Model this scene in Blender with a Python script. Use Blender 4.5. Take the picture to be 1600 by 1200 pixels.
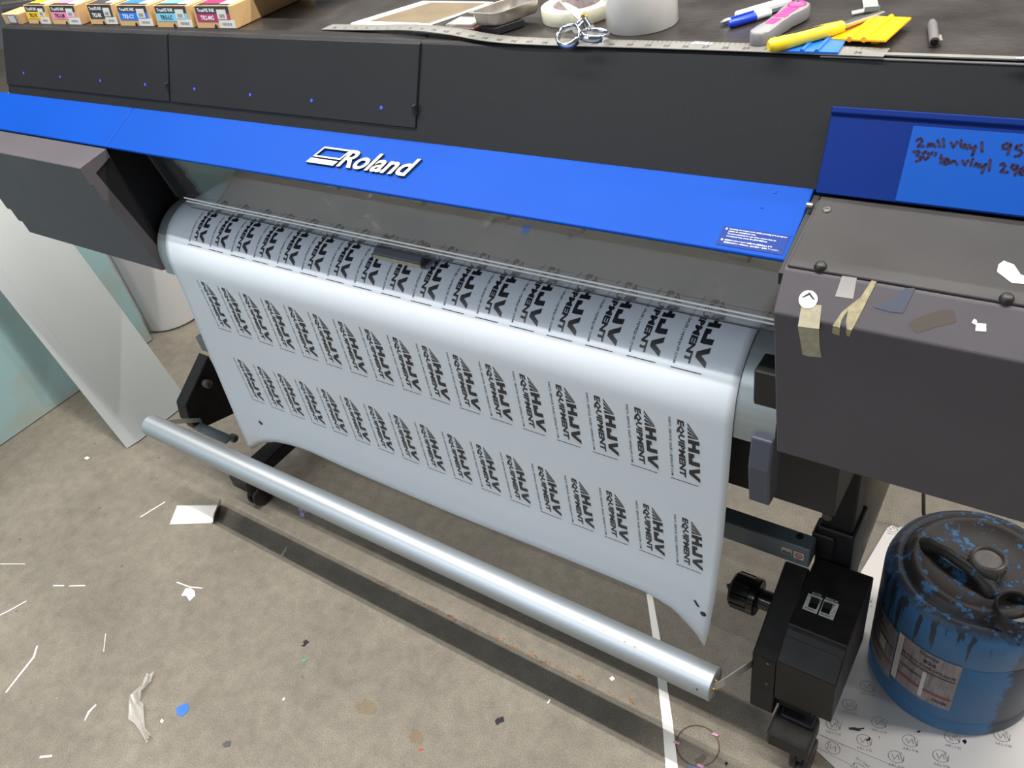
import bpy, bmesh, math, random
from mathutils import Vector, Matrix
from math import sin, cos, pi, radians
random.seed(7)
S = bpy.context.scene
for o in list(bpy.data.objects):
    bpy.data.objects.remove(o)
COL = S.collection

# ------------------------------------------------------------------ camera
F_PX = 1275.0
YAW, PITCH, ROLL = radians(-41.5), radians(38.4), radians(12.15)
CAM = Vector((0, 0, 1.62))
_fwd = Vector((sin(YAW)*cos(PITCH), cos(YAW)*cos(PITCH), -sin(PITCH)))
_r = Vector((cos(YAW), -sin(YAW), 0))
_d = _fwd.cross(_r)
RIGHT = _r*cos(ROLL) + _d*sin(ROLL)
DOWN = -_r*sin(ROLL) + _d*cos(ROLL)
cd = bpy.data.cameras.new('camera')
cam = bpy.data.objects.new('camera', cd)
COL.objects.link(cam)
cd.sensor_width = 36
cd.lens = F_PX/1600*36
cd.clip_start = 0.05
m = Matrix.Identity(4)
for i in range(3):
    m[i][0] = RIGHT[i]; m[i][1] = -DOWN[i]; m[i][2] = -_fwd[i]; m[i][3] = CAM[i]
cam.matrix_world = m
S.camera = cam

# ------------------------------------------------------------------ world, lights, exposure
S.view_settings.view_transform = 'Standard'
S.view_settings.look = 'None'
S.view_settings.gamma = 1
S.view_settings.use_curve_mapping = False
S.view_settings.exposure = 0.0
W = bpy.data.worlds.new('world')
S.world = W
W.use_nodes = True
bg = W.node_tree.nodes['Background']
bg.inputs['Color'].default_value = (0.86, 0.93, 1.0, 1)
bg.inputs['Strength'].default_value = 0.11


def area(name, loc, target, sx, sy, power, color):
    l = bpy.data.lights.new(name, 'AREA')
    l.shape = 'RECTANGLE'; l.size = sx; l.size_y = sy
    l.energy = power; l.color = color
    o = bpy.data.objects.new(name, l)
    COL.objects.link(o)
    o.location = loc
    d = Vector(target) - Vector(loc)
    o.rotation_euler = d.to_track_quat('-Z', 'Y').to_euler()
    return o


# rows of ceiling tubes, plus a front row added as fill for the window, run along the printer, a wide shop door stands open behind the photographer
for x, ln, y, p in ((-1.0, 7.0, 0.51, 205), (-1.0, 7.0, 0.65, 205), (-1.0, 7.0, 2.45, 80), (-1.0, 7.0, 4.4, 260), (-3.2, 6.0, -3.8, 200), (4.4, 3.0, 2.45, 330)):
    l = bpy.data.lights.new('ceiling_tube_or_fill', 'AREA')
    l.shape = 'RECTANGLE'; l.size = ln; l.size_y = 0.05; l.energy = p; l.color = (0.90, 0.95, 1.0) if y < 0 else (1.0, 0.955, 0.885)  # the cool front row is the added fill
    o = bpy.data.objects.new('ceiling_tube_or_fill', l); COL.objects.link(o); o.location = (x, y, 4.5)
area('shop_door_daylight', (-4.4, -4.6, 2.0), (-1.0, 1.0, 0.7), 4.5, 3.6, 76, (0.72, 0.86, 1.0))


# ------------------------------------------------------------------ rays of the photograph, to find where things stand
def ray(px, py):
    return (RIGHT*((px-800)/F_PX) + DOWN*((py-600)/F_PX) + _fwd)


def PZ(px, py, z=0.0):
    r = ray(px, py); return CAM + r*((z-CAM.z)/r.z)


def PY(px, py, y):
    r = ray(px, py); return CAM + r*((y-CAM.y)/r.y)


def PX(px, py, x):
    r = ray(px, py); return CAM + r*((x-CAM.x)/r.x)


def PP(px, py, p0, n):
    r = ray(px, py); return CAM + r*((Vector(p0)-CAM).dot(n)/r.dot(n))


# ------------------------------------------------------------------ materials
def srgb(r, g, b):
    f = lambda c: (c/255/12.92 if c/255 <= .04045 else ((c/255+.055)/1.055)**2.4)
    return (f(r), f(g), f(b), 1)


def mat(name, col, rough=.5, metal=0., var=0., scale=20., bump=0., bscale=200., spec=.5, rvar=0., emit=0, aniso=None, coat=0):
    m = bpy.data.materials.new(name)
    m.use_nodes = True
    nt = m.node_tree
    b = nt.nodes['Principled BSDF']
    b.inputs['Base Color'].default_value = col
    b.inputs['Roughness'].default_value = rough
    b.inputs['Metallic'].default_value = metal
    b.inputs['Specular IOR Level'].default_value = spec
    b.inputs['Coat Weight'].default_value = coat
    if emit:
        b.inputs['Emission Color'].default_value = col
        b.inputs['Emission Strength'].default_value = emit
    tc = None
    if var or bump or rvar:
        tc = nt.nodes.new('ShaderNodeTexCoord')
    if var or rvar:
        n = nt.nodes.new('ShaderNodeTexNoise')
        n.inputs['Scale'].default_value = scale
        n.inputs['Detail'].default_value = 6
        if aniso:
            mp = nt.nodes.new('ShaderNodeMapping'); mp.inputs['Scale'].default_value = aniso
            nt.links.new(tc.outputs['Object'], mp.inputs[0]); nt.links.new(mp.outputs[0], n.inputs['Vector'])
        else:
            nt.links.new(tc.outputs['Object'], n.inputs['Vector'])
        if var:
            r = nt.nodes.new('ShaderNodeValToRGB')
            r.color_ramp.elements[0].position = .3
            r.color_ramp.elements[1].position = .7
            r.color_ramp.elements[0].color = tuple(c*(1-var) for c in col[:3])+(1,)
            r.color_ramp.elements[1].color = tuple(min(1, c*(1+var)) for c in col[:3])+(1,)
            nt.links.new(n.outputs['Fac'], r.inputs[0])
            nt.links.new(r.outputs[0], b.inputs['Base Color'])
        if rvar:
            mr = nt.nodes.new('ShaderNodeMapRange')
            mr.inputs['To Min'].default_value = max(0.02, rough-rvar)
            mr.inputs['To Max'].default_value = min(1, rough+rvar)
            nt.links.new(n.outputs['Fac'], mr.inputs['Value'])
            nt.links.new(mr.outputs[0], b.inputs['Roughness'])
    if bump:
        n2 = nt.nodes.new('ShaderNodeTexNoise')
        n2.inputs['Scale'].default_value = bscale
        n2.inputs['Detail'].default_value = 4
        nt.links.new(tc.outputs['Object'], n2.inputs['Vector'])
        bp = nt.nodes.new('ShaderNodeBump')
        bp.inputs['Strength'].default_value = bump
        bp.inputs['Distance'].default_value = .002
        nt.links.new(n2.outputs['Fac'], bp.inputs['Height'])
        nt.links.new(bp.outputs[0], b.inputs['Normal'])
    return m


def film(name, col, alpha, rough=.1, tint=None, gloss=0):
    """thin clear plastic: part of the light passes straight through"""
    m = bpy.data.materials.new(name); m.use_nodes = True
    nt = m.node_tree; b = nt.nodes['Principled BSDF']; out = nt.nodes['Material Output']
    b.inputs['Base Color'].default_value = col; b.inputs['Roughness'].default_value = rough
    t = nt.nodes.new('ShaderNodeBsdfTransparent'); t.inputs[0].default_value = tint or (1, 1, 1, 1)
    mx = nt.nodes.new('ShaderNodeMixShader'); mx.inputs[0].default_value = alpha
    nt.links.new(t.outputs[0], mx.inputs[1]); nt.links.new(b.outputs[0], mx.inputs[2]); nt.links.new(mx.outputs[0], out.inputs[0])
    if gloss:                                     # mirror-like sheen of a smooth pane
        g = nt.nodes.new('ShaderNodeBsdfGlossy'); g.inputs['Roughness'].default_value = rough
        m2 = nt.nodes.new('ShaderNodeMixShader'); m2.inputs[0].default_value = gloss
        nt.links.new(mx.outputs[0], m2.inputs[1]); nt.links.new(g.outputs[0], m2.inputs[2]); nt.links.new(m2.outputs[0], out.inputs[0])
    return m


M = {}
M['black'] = mat('black_painted_metal', srgb(27, 27, 30), .5, var=.12, scale=6, bump=.08, bscale=900, spec=.3)
M['hood'] = mat('charcoal_hood_paint', srgb(24, 25, 28), .5, var=.14, scale=5, bump=.1, bscale=1200, rvar=.08, spec=.3)
M['hood_top'] = mat('worn_black_top', srgb(46, 42, 40), .33, var=.28, scale=14, bump=.25, bscale=120, rvar=.12)
M['dark'] = mat('dark_matte_plastic', srgb(22, 23, 26), .55, var=.1, scale=10)
M['unit'] = mat('dark_grey_cover', srgb(82, 79, 84), .5, var=.06, scale=8, bump=.08, bscale=1500, spec=.25)
M['lid'] = mat('dusty_black_lid', srgb(41, 39, 40), .45, var=.3, scale=9, bump=.05, bscale=900, rvar=.1)
M['blue'] = mat('blue_cover_paint', srgb(1, 66, 160), .45, var=.05, scale=5, bump=.05, bscale=1500, spec=.1)
M['blue_dark'] = mat('dark_blue_flap_paint', srgb(5, 38, 112), .45, var=.05, scale=5, spec=.15)
M['blue_note'] = mat('blue_notice_film', srgb(3, 46, 122), .4, spec=.15)
M['blue_sheet'] = mat('blue_vinyl_sheet', srgb(12, 76, 168), .4, var=.04, scale=4, spec=.2)
M['white_ink'] = mat('white_ink', srgb(235, 240, 245), .5)
M['black_ink'] = mat('black_print_ink', srgb(33, 33, 38), .38)
M['purple_ink'] = mat('dark_marker_ink', srgb(34, 16, 62), .5)
M['silver_logo'] = mat('silver_badge', srgb(176, 183, 182), .4, .2)
M['logo_side'] = mat('badge_dark_edge', srgb(70, 66, 66), .4, .5)
M['vinyl'] = mat('white_satin_vinyl', srgb(208, 216, 225), .3, var=.015, scale=3, spec=.5)
M['apron'] = mat('grey_apron_metal', srgb(146, 155, 157), .34, .45, var=.05, scale=6, aniso=(1, 20, 20))
M['platen'] = mat('platen_metal', srgb(120, 126, 128), .35, .4)
M['grey_beam'] = mat('blue_grey_beam_paint', srgb(104, 117, 124), .45, var=.05, scale=10)
M['alu'] = mat('brushed_aluminium', srgb(178, 184, 190), .46, .85, var=.04, scale=4, aniso=(.8, 12, 12), rvar=.04)
M['steel'] = mat('steel', srgb(190, 190, 188), .28, .95)
M['zinc'] = mat('zinc_plate', srgb(172, 174, 172), .38, .35)
M['chrome'] = mat('chrome', srgb(225, 230, 236), .07, 1.0)
M['rule'] = mat('steel_rule', srgb(126, 125, 121), .45, .15, var=.1, scale=25)
M['tick'] = mat('rule_marks', srgb(80, 78, 74), .5)
M['brass'] = mat('brass', srgb(205, 165, 80), .25, .9)
M['lever'] = mat('slate_lever_plastic', srgb(66, 70, 84), .45)
M['rubber'] = mat('black_rubber', srgb(30, 28, 27), .45, var=.2, scale=30)
M['takeup'] = mat('take_up_black', srgb(31, 29, 29), .5, var=.35, scale=35, bump=.1, bscale=500, rvar=.12, spec=.3)
M['takeup_front'] = M['takeup']
M['glossblack'] = mat('gloss_black_knob', srgb(20, 20, 22), .22)
M['greyknob'] = mat('grey_knob', srgb(92, 90, 88), .5)
M['label_white'] = mat('white_label', srgb(205, 205, 200), .5, var=.06, scale=40)
M['red'] = mat('red_print', srgb(190, 50, 40), .5)
M['dull_red'] = mat('faded_red_print', srgb(132, 62, 62), .5)
M['led'] = mat('blue_indicator', (.03, .05, 1, 1), .4, emit=1.2)
M['kraft'] = mat('kraft_cardboard', srgb(196, 160, 112), .7, var=.07, scale=15)
M['kraft_edge'] = mat('kraft_shade_flute', srgb(150, 118, 78), .8)
M['boxblack'] = mat('box_label_black', srgb(44, 42, 44), .45)
for k, c in dict(yellow=(230, 195, 30), pink=(225, 135, 175), bk=(48, 46, 48), cyan=(25, 115, 220), lcyan=(115, 195, 225), magenta=(165, 40, 95)).items():
    M['ink_'+k] = mat('box_label_'+k, srgb(*c), .45)
M['paper'] = mat('white_paper', srgb(236, 234, 230), .6)
M['liner'] = mat('white_release_liner', srgb(205, 202, 200), .45, var=.05, scale=5, bump=.35, bscale=9)
M['liner_ink'] = mat('grey_liner_print', srgb(128, 126, 130), .6)
M['goo'] = mat('dried_black_ink', srgb(26, 24, 34), .3)
M['photo'] = mat('brown_print', srgb(112, 98, 76), .45, var=.2, scale=20)
M['tape_cream'] = mat('cream_tape', srgb(226, 224, 200), .5)
M['tape_core'] = mat('cardboard_core', srgb(200, 196, 190), .7)
M['tape_clear'] = mat('clear_tape_roll', srgb(216, 214, 211), .16, var=.03, scale=20)
M['masking'] = mat('masking_tape', srgb(158, 151, 130), .6, var=.15, scale=120)
M['masking_dirty'] = mat('old_masking_tape', srgb(150, 141, 112), .65, var=.25, scale=160)
M['yellow'] = mat('yellow_plastic', srgb(240, 212, 48), .38)
M['orange'] = mat('orange_plastic', srgb(255, 178, 5), .35)
M['sq_blue'] = mat('blue_squeegee_plastic', srgb(28, 105, 220), .4)
M['pen_blue'] = mat('blue_cap', srgb(25, 65, 200), .3)
M['tool_grey'] = mat('tool_grey', srgb(130, 130, 134), .42)
M['tool_pink'] = mat('tool_pink', srgb(215, 60, 130), .4)
M['white_plastic'] = mat('white_plastic', srgb(228, 232, 238), .3)
M['pvc'] = mat('white_pvc_board', srgb(192, 198, 199), .4, var=.03, scale=3)
M['rollwhite'] = mat('white_vinyl_roll', srgb(208, 208, 210), .45, var=.04, scale=4)
M['tube'] = mat('grey_wrapped_tube', srgb(192, 184, 172), .6, var=.1, scale=12)
M['screw'] = mat('screw_steel', srgb(120, 118, 114), .35, .8)
M['acrylic'] = film('clear_acrylic', srgb(120, 130, 134), .03, .04, tint=(.97, .98, .985, 1), gloss=.14)
M['painted_glint'] = mat('white_painted_glint', srgb(236, 240, 242), .3)  # opaque white for reflection lines painted onto the window
M['clearfilm'] = film('crumpled_clear_film', srgb(215, 212, 205), .32, .12)
M['cleartape'] = film('clear_tape', srgb(190, 184, 180), .3, .15)
M['residue'] = film('tape_residue', srgb(78, 84, 100), .75, .5)
M['smudge'] = film('glue_smudge', srgb(98, 88, 80), .35, .6)


def floor_mat():
    m = bpy.data.materials.new('worn_concrete'); m.use_nodes = True
    nt = m.node_tree; b = nt.nodes['Principled BSDF']; N = nt.nodes.new; L = nt.links.new
    tc = N('ShaderNodeTexCoord')

    def noise(sc, det=8, rough=.6):
        n = N('ShaderNodeTexNoise'); n.inputs['Scale'].default_value = sc; n.inputs['Detail'].default_value = det
        n.inputs['Roughness'].default_value = rough; L(tc.outputs['Object'], n.inputs['Vector']); return n

    def ramp(src, p0, c0, p1, c1):
        r = N('ShaderNodeValToRGB'); e = r.color_ramp.elements
        e[0].position = p0; e[0].color = c0; e[1].position = p1; e[1].color = c1; L(src, r.inputs[0]); return r

    def mix(fac, a, bb, mode='MIX'):
        x = N('ShaderNodeMix'); x.data_type = 'RGBA'; x.blend_type = mode
        if isinstance(fac, float): x.inputs[0].default_value = fac
        else: L(fac, x.inputs[0])
        L(a, x.inputs[6])
        if isinstance(bb, tuple): x.inputs[7].default_value = bb
        else: L(bb, x.inputs[7])
        return x.outputs[2]
    big = ramp(noise(2.2).outputs['Fac'], .3, srgb(112, 106, 96), .72, srgb(136, 129, 117))
    mid = ramp(noise(26, 10, .7).outputs['Fac'], .3, (.72, .72, .72, 1), .7, (1.12, 1.12, 1.12, 1))
    c = mix(1.0, big.outputs[0], mid.outputs[0], 'MULTIPLY')
    fine = ramp(noise(420, 3, .6).outputs['Fac'], .34, (.6, .59, .57, 1), .66, (1.3, 1.3, 1.3, 1))
    c = mix(1.0, c, fine.outputs[0], 'MULTIPLY')
    v = N('ShaderNodeTexVoronoi'); v.inputs['Scale'].default_value = 38; L(tc.outputs['Object'], v.inputs['Vector'])
    sp = ramp(v.outputs['Distance'], .03, (1, 1, 1, 1), .075, (0, 0, 0, 1))
    patchy = ramp(noise(3.1).outputs['Fac'], .55, (0, 0, 0, 1), .7, (1, 1, 1, 1))
    mm = N('ShaderNodeMath'); mm.operation = 'MULTIPLY'; L(sp.outputs[0], mm.inputs[0]); L(patchy.outputs[0], mm.inputs[1])
    c = mix(mm.outputs[0], c, srgb(205, 200, 190))
    v2 = N('ShaderNodeTexVoronoi'); v2.inputs['Scale'].default_value = 9; L(tc.outputs['Object'], v2.inputs['Vector'])
    sp2 = ramp(v2.outputs['Distance'], .03, (1, 1, 1, 1), .055, (0, 0, 0, 1))
    c = mix(sp2.outputs[0], c, srgb(92, 82, 70))
    st = ramp(noise(5.3, 5).outputs['Fac'], .64, (0, 0, 0, 1), .78, (.6, .6, .6, 1))
    c = mix(st.outputs[0], c, srgb(112, 100, 82))
    L(c, b.inputs['Base Color'])
    b.inputs['Roughness'].default_value = .62
    bp = N('ShaderNodeBump'); bp.inputs['Strength'].default_value = .25; bp.inputs['Distance'].default_value = .002
    L(noise(300, 4).outputs['Fac'], bp.inputs['Height']); L(bp.outputs[0], b.inputs['Normal'])
    return m


M['floor'] = floor_mat()


def wall_mat():
    m = bpy.data.materials.new('pale_aqua_paint'); m.use_nodes = True
    nt = m.node_tree; b = nt.nodes['Principled BSDF']; N = nt.nodes.new; L = nt.links.new
    tc = N('ShaderNodeTexCoord'); n = N('ShaderNodeTexNoise'); n.inputs['Scale'].default_value = 7; n.inputs['Detail'].default_value = 9
    L(tc.outputs['Object'], n.inputs['Vector'])
    sx = N('ShaderNodeSeparateXYZ'); L(tc.outputs['Object'], sx.inputs[0])
    g = N('ShaderNodeMapRange'); g.inputs['From Min'].default_value = 0; g.inputs['From Max'].default_value = .1
    g.inputs['To Min'].default_value = .22; g.inputs['To Max'].default_value = 0.0
    L(sx.outputs['Z'], g.inputs['Value'])
    ad = N('ShaderNodeMath'); ad.operation = 'ADD'; L(n.outputs['Fac'], ad.inputs[0]); L(g.outputs[0], ad.inputs[1])
    r = N('ShaderNodeValToRGB'); e = r.color_ramp.elements
    e[0].position = .5; e[0].color = srgb(160, 194, 200); e[1].position = .85; e[1].color = srgb(170, 176, 165)
    L(ad.outputs[0], r.inputs[0]); L(r.outputs[0], b.inputs['Base Color']); b.inputs['Roughness'].default_value = .5
    return m


M['wall'] = wall_mat()


def jug_mat():
    """blue plastic with dried black ink: thick on the lid, running down the side in drips"""
    m = bpy.data.materials.new('inked_blue_plastic'); m.use_nodes = True
    nt = m.node_tree; b = nt.nodes['Principled BSDF']; N = nt.nodes.new; L = nt.links.new
    tc = N('ShaderNodeTexCoord')
    sx = N('ShaderNodeSeparateXYZ'); L(tc.outputs['Object'], sx.inputs[0])
    n1 = N('ShaderNodeTexNoise'); n1.inputs['Scale'].default_value = 38; n1.inputs['Detail'].default_value = 8; n1.inputs['Roughness'].default_value = .65
    L(tc.outputs['Object'], n1.inputs['Vector'])
    mp = N('ShaderNodeMapping'); mp.inputs['Scale'].default_value = (75, 75, 3.0); L(tc.outputs['Object'], mp.inputs[0])
    n2 = N('ShaderNodeTexNoise'); n2.inputs['Scale'].default_value = 1; n2.inputs['Detail'].default_value = 2; L(mp.outputs[0], n2.inputs['Vector'])
    # lid: mostly black above z = .315
    top = N('ShaderNodeMapRange'); top.inputs['From Min'].default_value = .308; top.inputs['From Max'].default_value = .325
    L(sx.outputs['Z'], top.inputs['Value'])
    t1 = N('ShaderNodeValToRGB'); e = t1.color_ramp.elements; e[0].position = .41; e[0].color = (0, 0, 0, 1); e[1].position = .45; e[1].color = (1, 1, 1, 1)
    L(n1.outputs['Fac'], t1.inputs[0])
    a = N('ShaderNodeMath'); a.operation = 'MULTIPLY'; L(top.outputs[0], a.inputs[0]); L(t1.outputs[0], a.inputs[1])
    # drips: long vertical streaks, fewer the lower they get
    dr = N('ShaderNodeMapRange'); dr.inputs['From Min'].default_value = .02; dr.inputs['From Max'].default_value = .32
    dr.inputs['To Min'].default_value = -.26; dr.inputs['To Max'].default_value = .04; L(sx.outputs['Z'], dr.inputs['Value'])
    s = N('ShaderNodeMath'); s.operation = 'ADD'; L(n2.outputs['Fac'], s.inputs[0]); L(dr.outputs[0], s.inputs[1])
    t2 = N('ShaderNodeValToRGB'); e = t2.color_ramp.elements; e[0].position = .56; e[0].color = (0, 0, 0, 1); e[1].position = .60; e[1].color = (.85, .85, .85, 1)
    L(s.outputs[0], t2.inputs[0])
    # a broad dried run on the right flank
    w = N('ShaderNodeMath'); w.operation = 'ADD'; L(sx.outputs['X'], w.inputs[0])
    nw = N('ShaderNodeMath'); nw.operation = 'MULTIPLY'; nw.inputs[1].default_value = .05; L(n1.outputs['Fac'], nw.inputs[0]); L(nw.outputs[0], w.inputs[1])
    t3 = N('ShaderNodeValToRGB'); e = t3.color_ramp.elements; e[0].position = .112; e[0].color = (0, 0, 0, 1); e[1].position = .122; e[1].color = (.85, .85, .85, 1)
    L(w.outputs[0], t3.inputs[0])
    mx1 = N('ShaderNodeMath'); mx1.operation = 'MAXIMUM'; L(a.outputs[0], mx1.inputs[0]); L(t2.outputs[0], mx1.inputs[1])
    mx2 = N('ShaderNodeMath'); mx2.operation = 'MAXIMUM'; L(mx1.outputs[0], mx2.inputs[0]); L(t3.outputs[0], mx2.inputs[1])
    mixc = N('ShaderNodeMix'); mixc.data_type = 'RGBA'; L(mx2.outputs[0], mixc.inputs[0])
    mixc.inputs[6].default_value = srgb(56, 102, 145); mixc.inputs[7].default_value = srgb(44, 40, 40)
    L(mixc.outputs[2], b.inputs['Base Color'])
    b.inputs['Roughness'].default_value = .5; b.inputs['Specular IOR Level'].default_value = .35
    bp = N('ShaderNodeBump'); bp.inputs['Strength'].default_value = .3; bp.inputs['Distance'].default_value = .003
    L(mx2.outputs[0], bp.inputs['Height']); L(bp.outputs[0], b.inputs['Normal'])
    return m


M['jug'] = jug_mat()


def juglabel_mat():
    m = mat('stained_paper_label', srgb(132, 122, 124), .5, var=.3, scale=4, aniso=(40, 40, 5))
    return m


M['juglabel'] = juglabel_mat()

# ------------------------------------------------------------------ mesh building
OFF = {}


class MB:
    def __init__(s): s.v = []; s.f = []; s.m = []

    def add(s, vs, fs, mi=0):
        b = len(s.v); s.v += [Vector(v) for v in vs]
        for f in fs: s.f.append([i+b for i in f]); s.m.append(mi)
        return s

    def box(s, x0, x1, y0, y1, z0, z1, mi=0):
        v = [(x, y, z) for z in (z0, z1) for y in (y0, y1) for x in (x0, x1)]
        return s.add(v, [(0, 2, 3, 1), (4, 5, 7, 6), (0, 1, 5, 4), (2, 6, 7, 3), (0, 4, 6, 2), (1, 3, 7, 5)], mi)

    def prism(s, prof, x0, x1, mi=0, mi_end=None):
        n = len(prof)
        v = [(x0, y, z) for y, z in prof]+[(x1, y, z) for y, z in prof]
        s.add(v, [(i, (i+1) % n, n+(i+1) % n, n+i) for i in range(n)], mi)
        b = len(s.v)-2*n
        for f in (list(range(n)), list(range(n, 2*n))):
            s.f.append([i+b for i in f]); s.m.append(mi if mi_end is None else mi_end)
        return s

    def slab(s, pts, thick, n, mi=0, mi_side=None):
        """polygon pts (3d) given on its outer face, with thickness against n"""
        n = Vector(n).normalized(); k = len(pts); pts = [Vector(p) for p in pts]
        s.add(pts+[p-n*thick for p in pts], [tuple(range(k))], mi)
        b = len(s.v)-2*k
        ms = mi if mi_side is None else mi_side
        s.f.append([b+k+i for i in range(k)]); s.m.append(ms)
        for i in range(k):
            s.f.append([b+i, b+(i+1) % k, b+k+(i+1) % k, b+k+i]); s.m.append(ms)
        return s

    def path(s, pts, r, n=12, mi=0, cap=True):
        pts = [Vector(p) for p in pts]; k = len(pts)
        rr = r if isinstance(r, (list, tuple)) else [r]*k
        rings = []; up = None
        for i, p in enumerate(pts):
            t = (pts[min(i+1, k-1)]-pts[max(i-1, 0)]).normalized()
            if up is None:
                up = t.cross(Vector((0, 0, 1)) if abs(t.z) < .9 else Vector((1, 0, 0))).normalized()
            up = (up-t*up.dot(t)).normalized(); w = t.cross(up)
            rings.append([p+(up*cos(2*pi*j/n)+w*sin(2*pi*j/n))*rr[i] for j in range(n)])
        v = [q for R in rings for q in R]
        f = [(i*n+j, i*n+(j+1) % n, (i+1)*n+(j+1) % n, (i+1)*n+j) for i in range(k-1) for j in range(n)]
        if cap: f += [tuple(range(n)), tuple(range((k-1)*n, k*n))]
        return s.add(v, f, mi)

    def lathe(s, prof, c, n=48, ax=(0, 0, 1), mi=0, close=False, a0=0, a1=2*pi):
        """prof: (radius, height along ax)"""
        ax = Vector(ax).normalized(); u = ax.orthogonal().normalized(); w = ax.cross(u); c = Vector(c)
        k = len(prof)
        v = [c+ax*h+(u*cos(2*pi*j/n)+w*sin(2*pi*j/n))*max(r, 1e-5) for j in range(n) for r, h in prof]
        f = []
        for j in range(n):
            for i in range(k-1 if not close else k):
                a, b2 = i, (i+1) % k; jj = (j+1) % n
                f.append((j*k+a, jj*k+a, jj*k+b2, j*k+b2))
        return s.add(v, f, mi)

    def strip(s, pts, wid, nrm, mi=0, thick=.0006):
        """flat ribbon of width wid along pts, lying against a surface with normal nrm"""
        pts = [Vector(p) for p in pts]; n = Vector(nrm).normalized(); L, R = [], []
        for i, p in enumerate(pts):
            t = (pts[min(i+1, len(pts)-1)]-pts[max(i-1, 0)]).normalized(); w = n.cross(t).normalized()
            ww = wid[i] if isinstance(wid, (list, tuple)) else wid
            L.append(p+w*ww/2); R.append(p-w*ww/2)
        k = len(pts)
        v = []
        for i in range(k): v += [R[i], L[i], R[i]-n*thick, L[i]-n*thick]
        f = [(0, 1, 3, 2), (4*k-4, 4*k-2, 4*k-1, 4*k-3)]
        for i in range(k-1):
            o = 4*i; q = o+4
            f += [(o, q, q+1, o+1), (o+2, o+3, q+3, q+2), (o, o+2, q+2, q), (o+1, q+1, q+3, o+3)]
        return s.add(v, f, mi)

    def grid(s, rows, mi=0):
        nr = len(rows); nc = len(rows[0])
        return s.add([p for r in rows for p in r], [(i*nc+j, i*nc+j+1, (i+1)*nc+j+1, (i+1)*nc+j) for i in range(nr-1) for j in range(nc-1)], mi)

    def bevel(s, w, seg=2, ang=35):
        s._bev = (w, seg, ang); return s

    def build(s, name, mats, parent=None, smooth=None, recalc=True, weld=True):
        me = bpy.data.meshes.new(name)
        base = Vector((0, 0, 0))
        if parent is not None:
            base = OFF[parent.name]
        else:
            xs = [v.x for v in s.v]; ys = [v.y for v in s.v]; zs = [v.z for v in s.v]
            base = Vector(((min(xs)+max(xs))/2, (min(ys)+max(ys))/2, min(zs)))
        me.from_pydata([tuple(v-base) for v in s.v], [], s.f)
        for mm_ in (mats if isinstance(mats, (list, tuple)) else [mats]):
            me.materials.append(M[mm_] if isinstance(mm_, str) else mm_)
        me.polygons.foreach_set('material_index', s.m)
        bm = bmesh.new(); bm.from_mesh(me)
        if weld: bmesh.ops.remove_doubles(bm, verts=bm.verts, dist=1e-5)
        if recalc: bmesh.ops.recalc_face_normals(bm, faces=bm.faces)
        if hasattr(s, '_bev'):
            w, seg, ang = s._bev
            es = [e for e in bm.edges if len(e.link_faces) == 2 and e.calc_face_angle(0) > radians(ang)]
            bmesh.ops.bevel(bm, geom=es, offset=w, segments=seg, affect='EDGES', profile=.5, clamp_overlap=True)
        if smooth is not None:
            for f in bm.faces: f.smooth = True
            for e in bm.edges:
                if len(e.link_faces) == 2 and e.calc_face_angle(0) > radians(smooth): e.smooth = False
        bm.to_mesh(me); bm.free()
        o = bpy.data.objects.new(name, me); COL.objects.link(o)
        if parent is not None:
            o.parent = parent; OFF[o.name] = base
        else:
            o.location = base; OFF[o.name] = base
        return o


def thing(name, loc, label, cat, group=None):
    o = bpy.data.objects.new(name, None); COL.objects.link(o)
    o.empty_display_size = .05
    o.location = loc; OFF[o.name] = Vector(loc)
    return tag(o, label, cat, group)


def tag(o, label, cat, group=None, kind=None):
    if label: o['label'] = label
    if cat: o['category'] = cat
    if group: o['group'] = group
    if kind: o['kind'] = kind
    return o


def plabel(o, label):
    o['label'] = label; return o


# ------------------------------------------------------------------ lettering
_tc = {}


def letters(s, bold=0., res=2, space=1.):
    k = (s, bold, res, space)
    if k in _tc: return _tc[k]
    c = bpy.data.curves.new('text', 'FONT'); c.body = s; c.size = 1; c.offset = bold; c.resolution_u = res
    c.space_character = space
    o = bpy.data.objects.new('text', c); COL.objects.link(o)
    dg = bpy.context.evaluated_depsgraph_get()
    me = bpy.data.meshes.new_from_object(o.evaluated_get(dg))
    vs = [(v.co.x, v.co.y) for v in me.vertices]; fs = [tuple(p.vertices) for p in me.polygons]
    bpy.data.objects.remove(o); bpy.data.curves.remove(c); bpy.data.meshes.remove(me)
    if not vs: vs = [(0, 0)]
    x0 = min(v[0] for v in vs); y0 = min(v[1] for v in vs); w = max(v[0] for v in vs)-x0; h = max(v[1] for v in vs)-y0
    r = ([((x-x0)/w, (y-y0)/h) for x, y in vs], fs, w, h)
    _tc[k] = r
    return r


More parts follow.
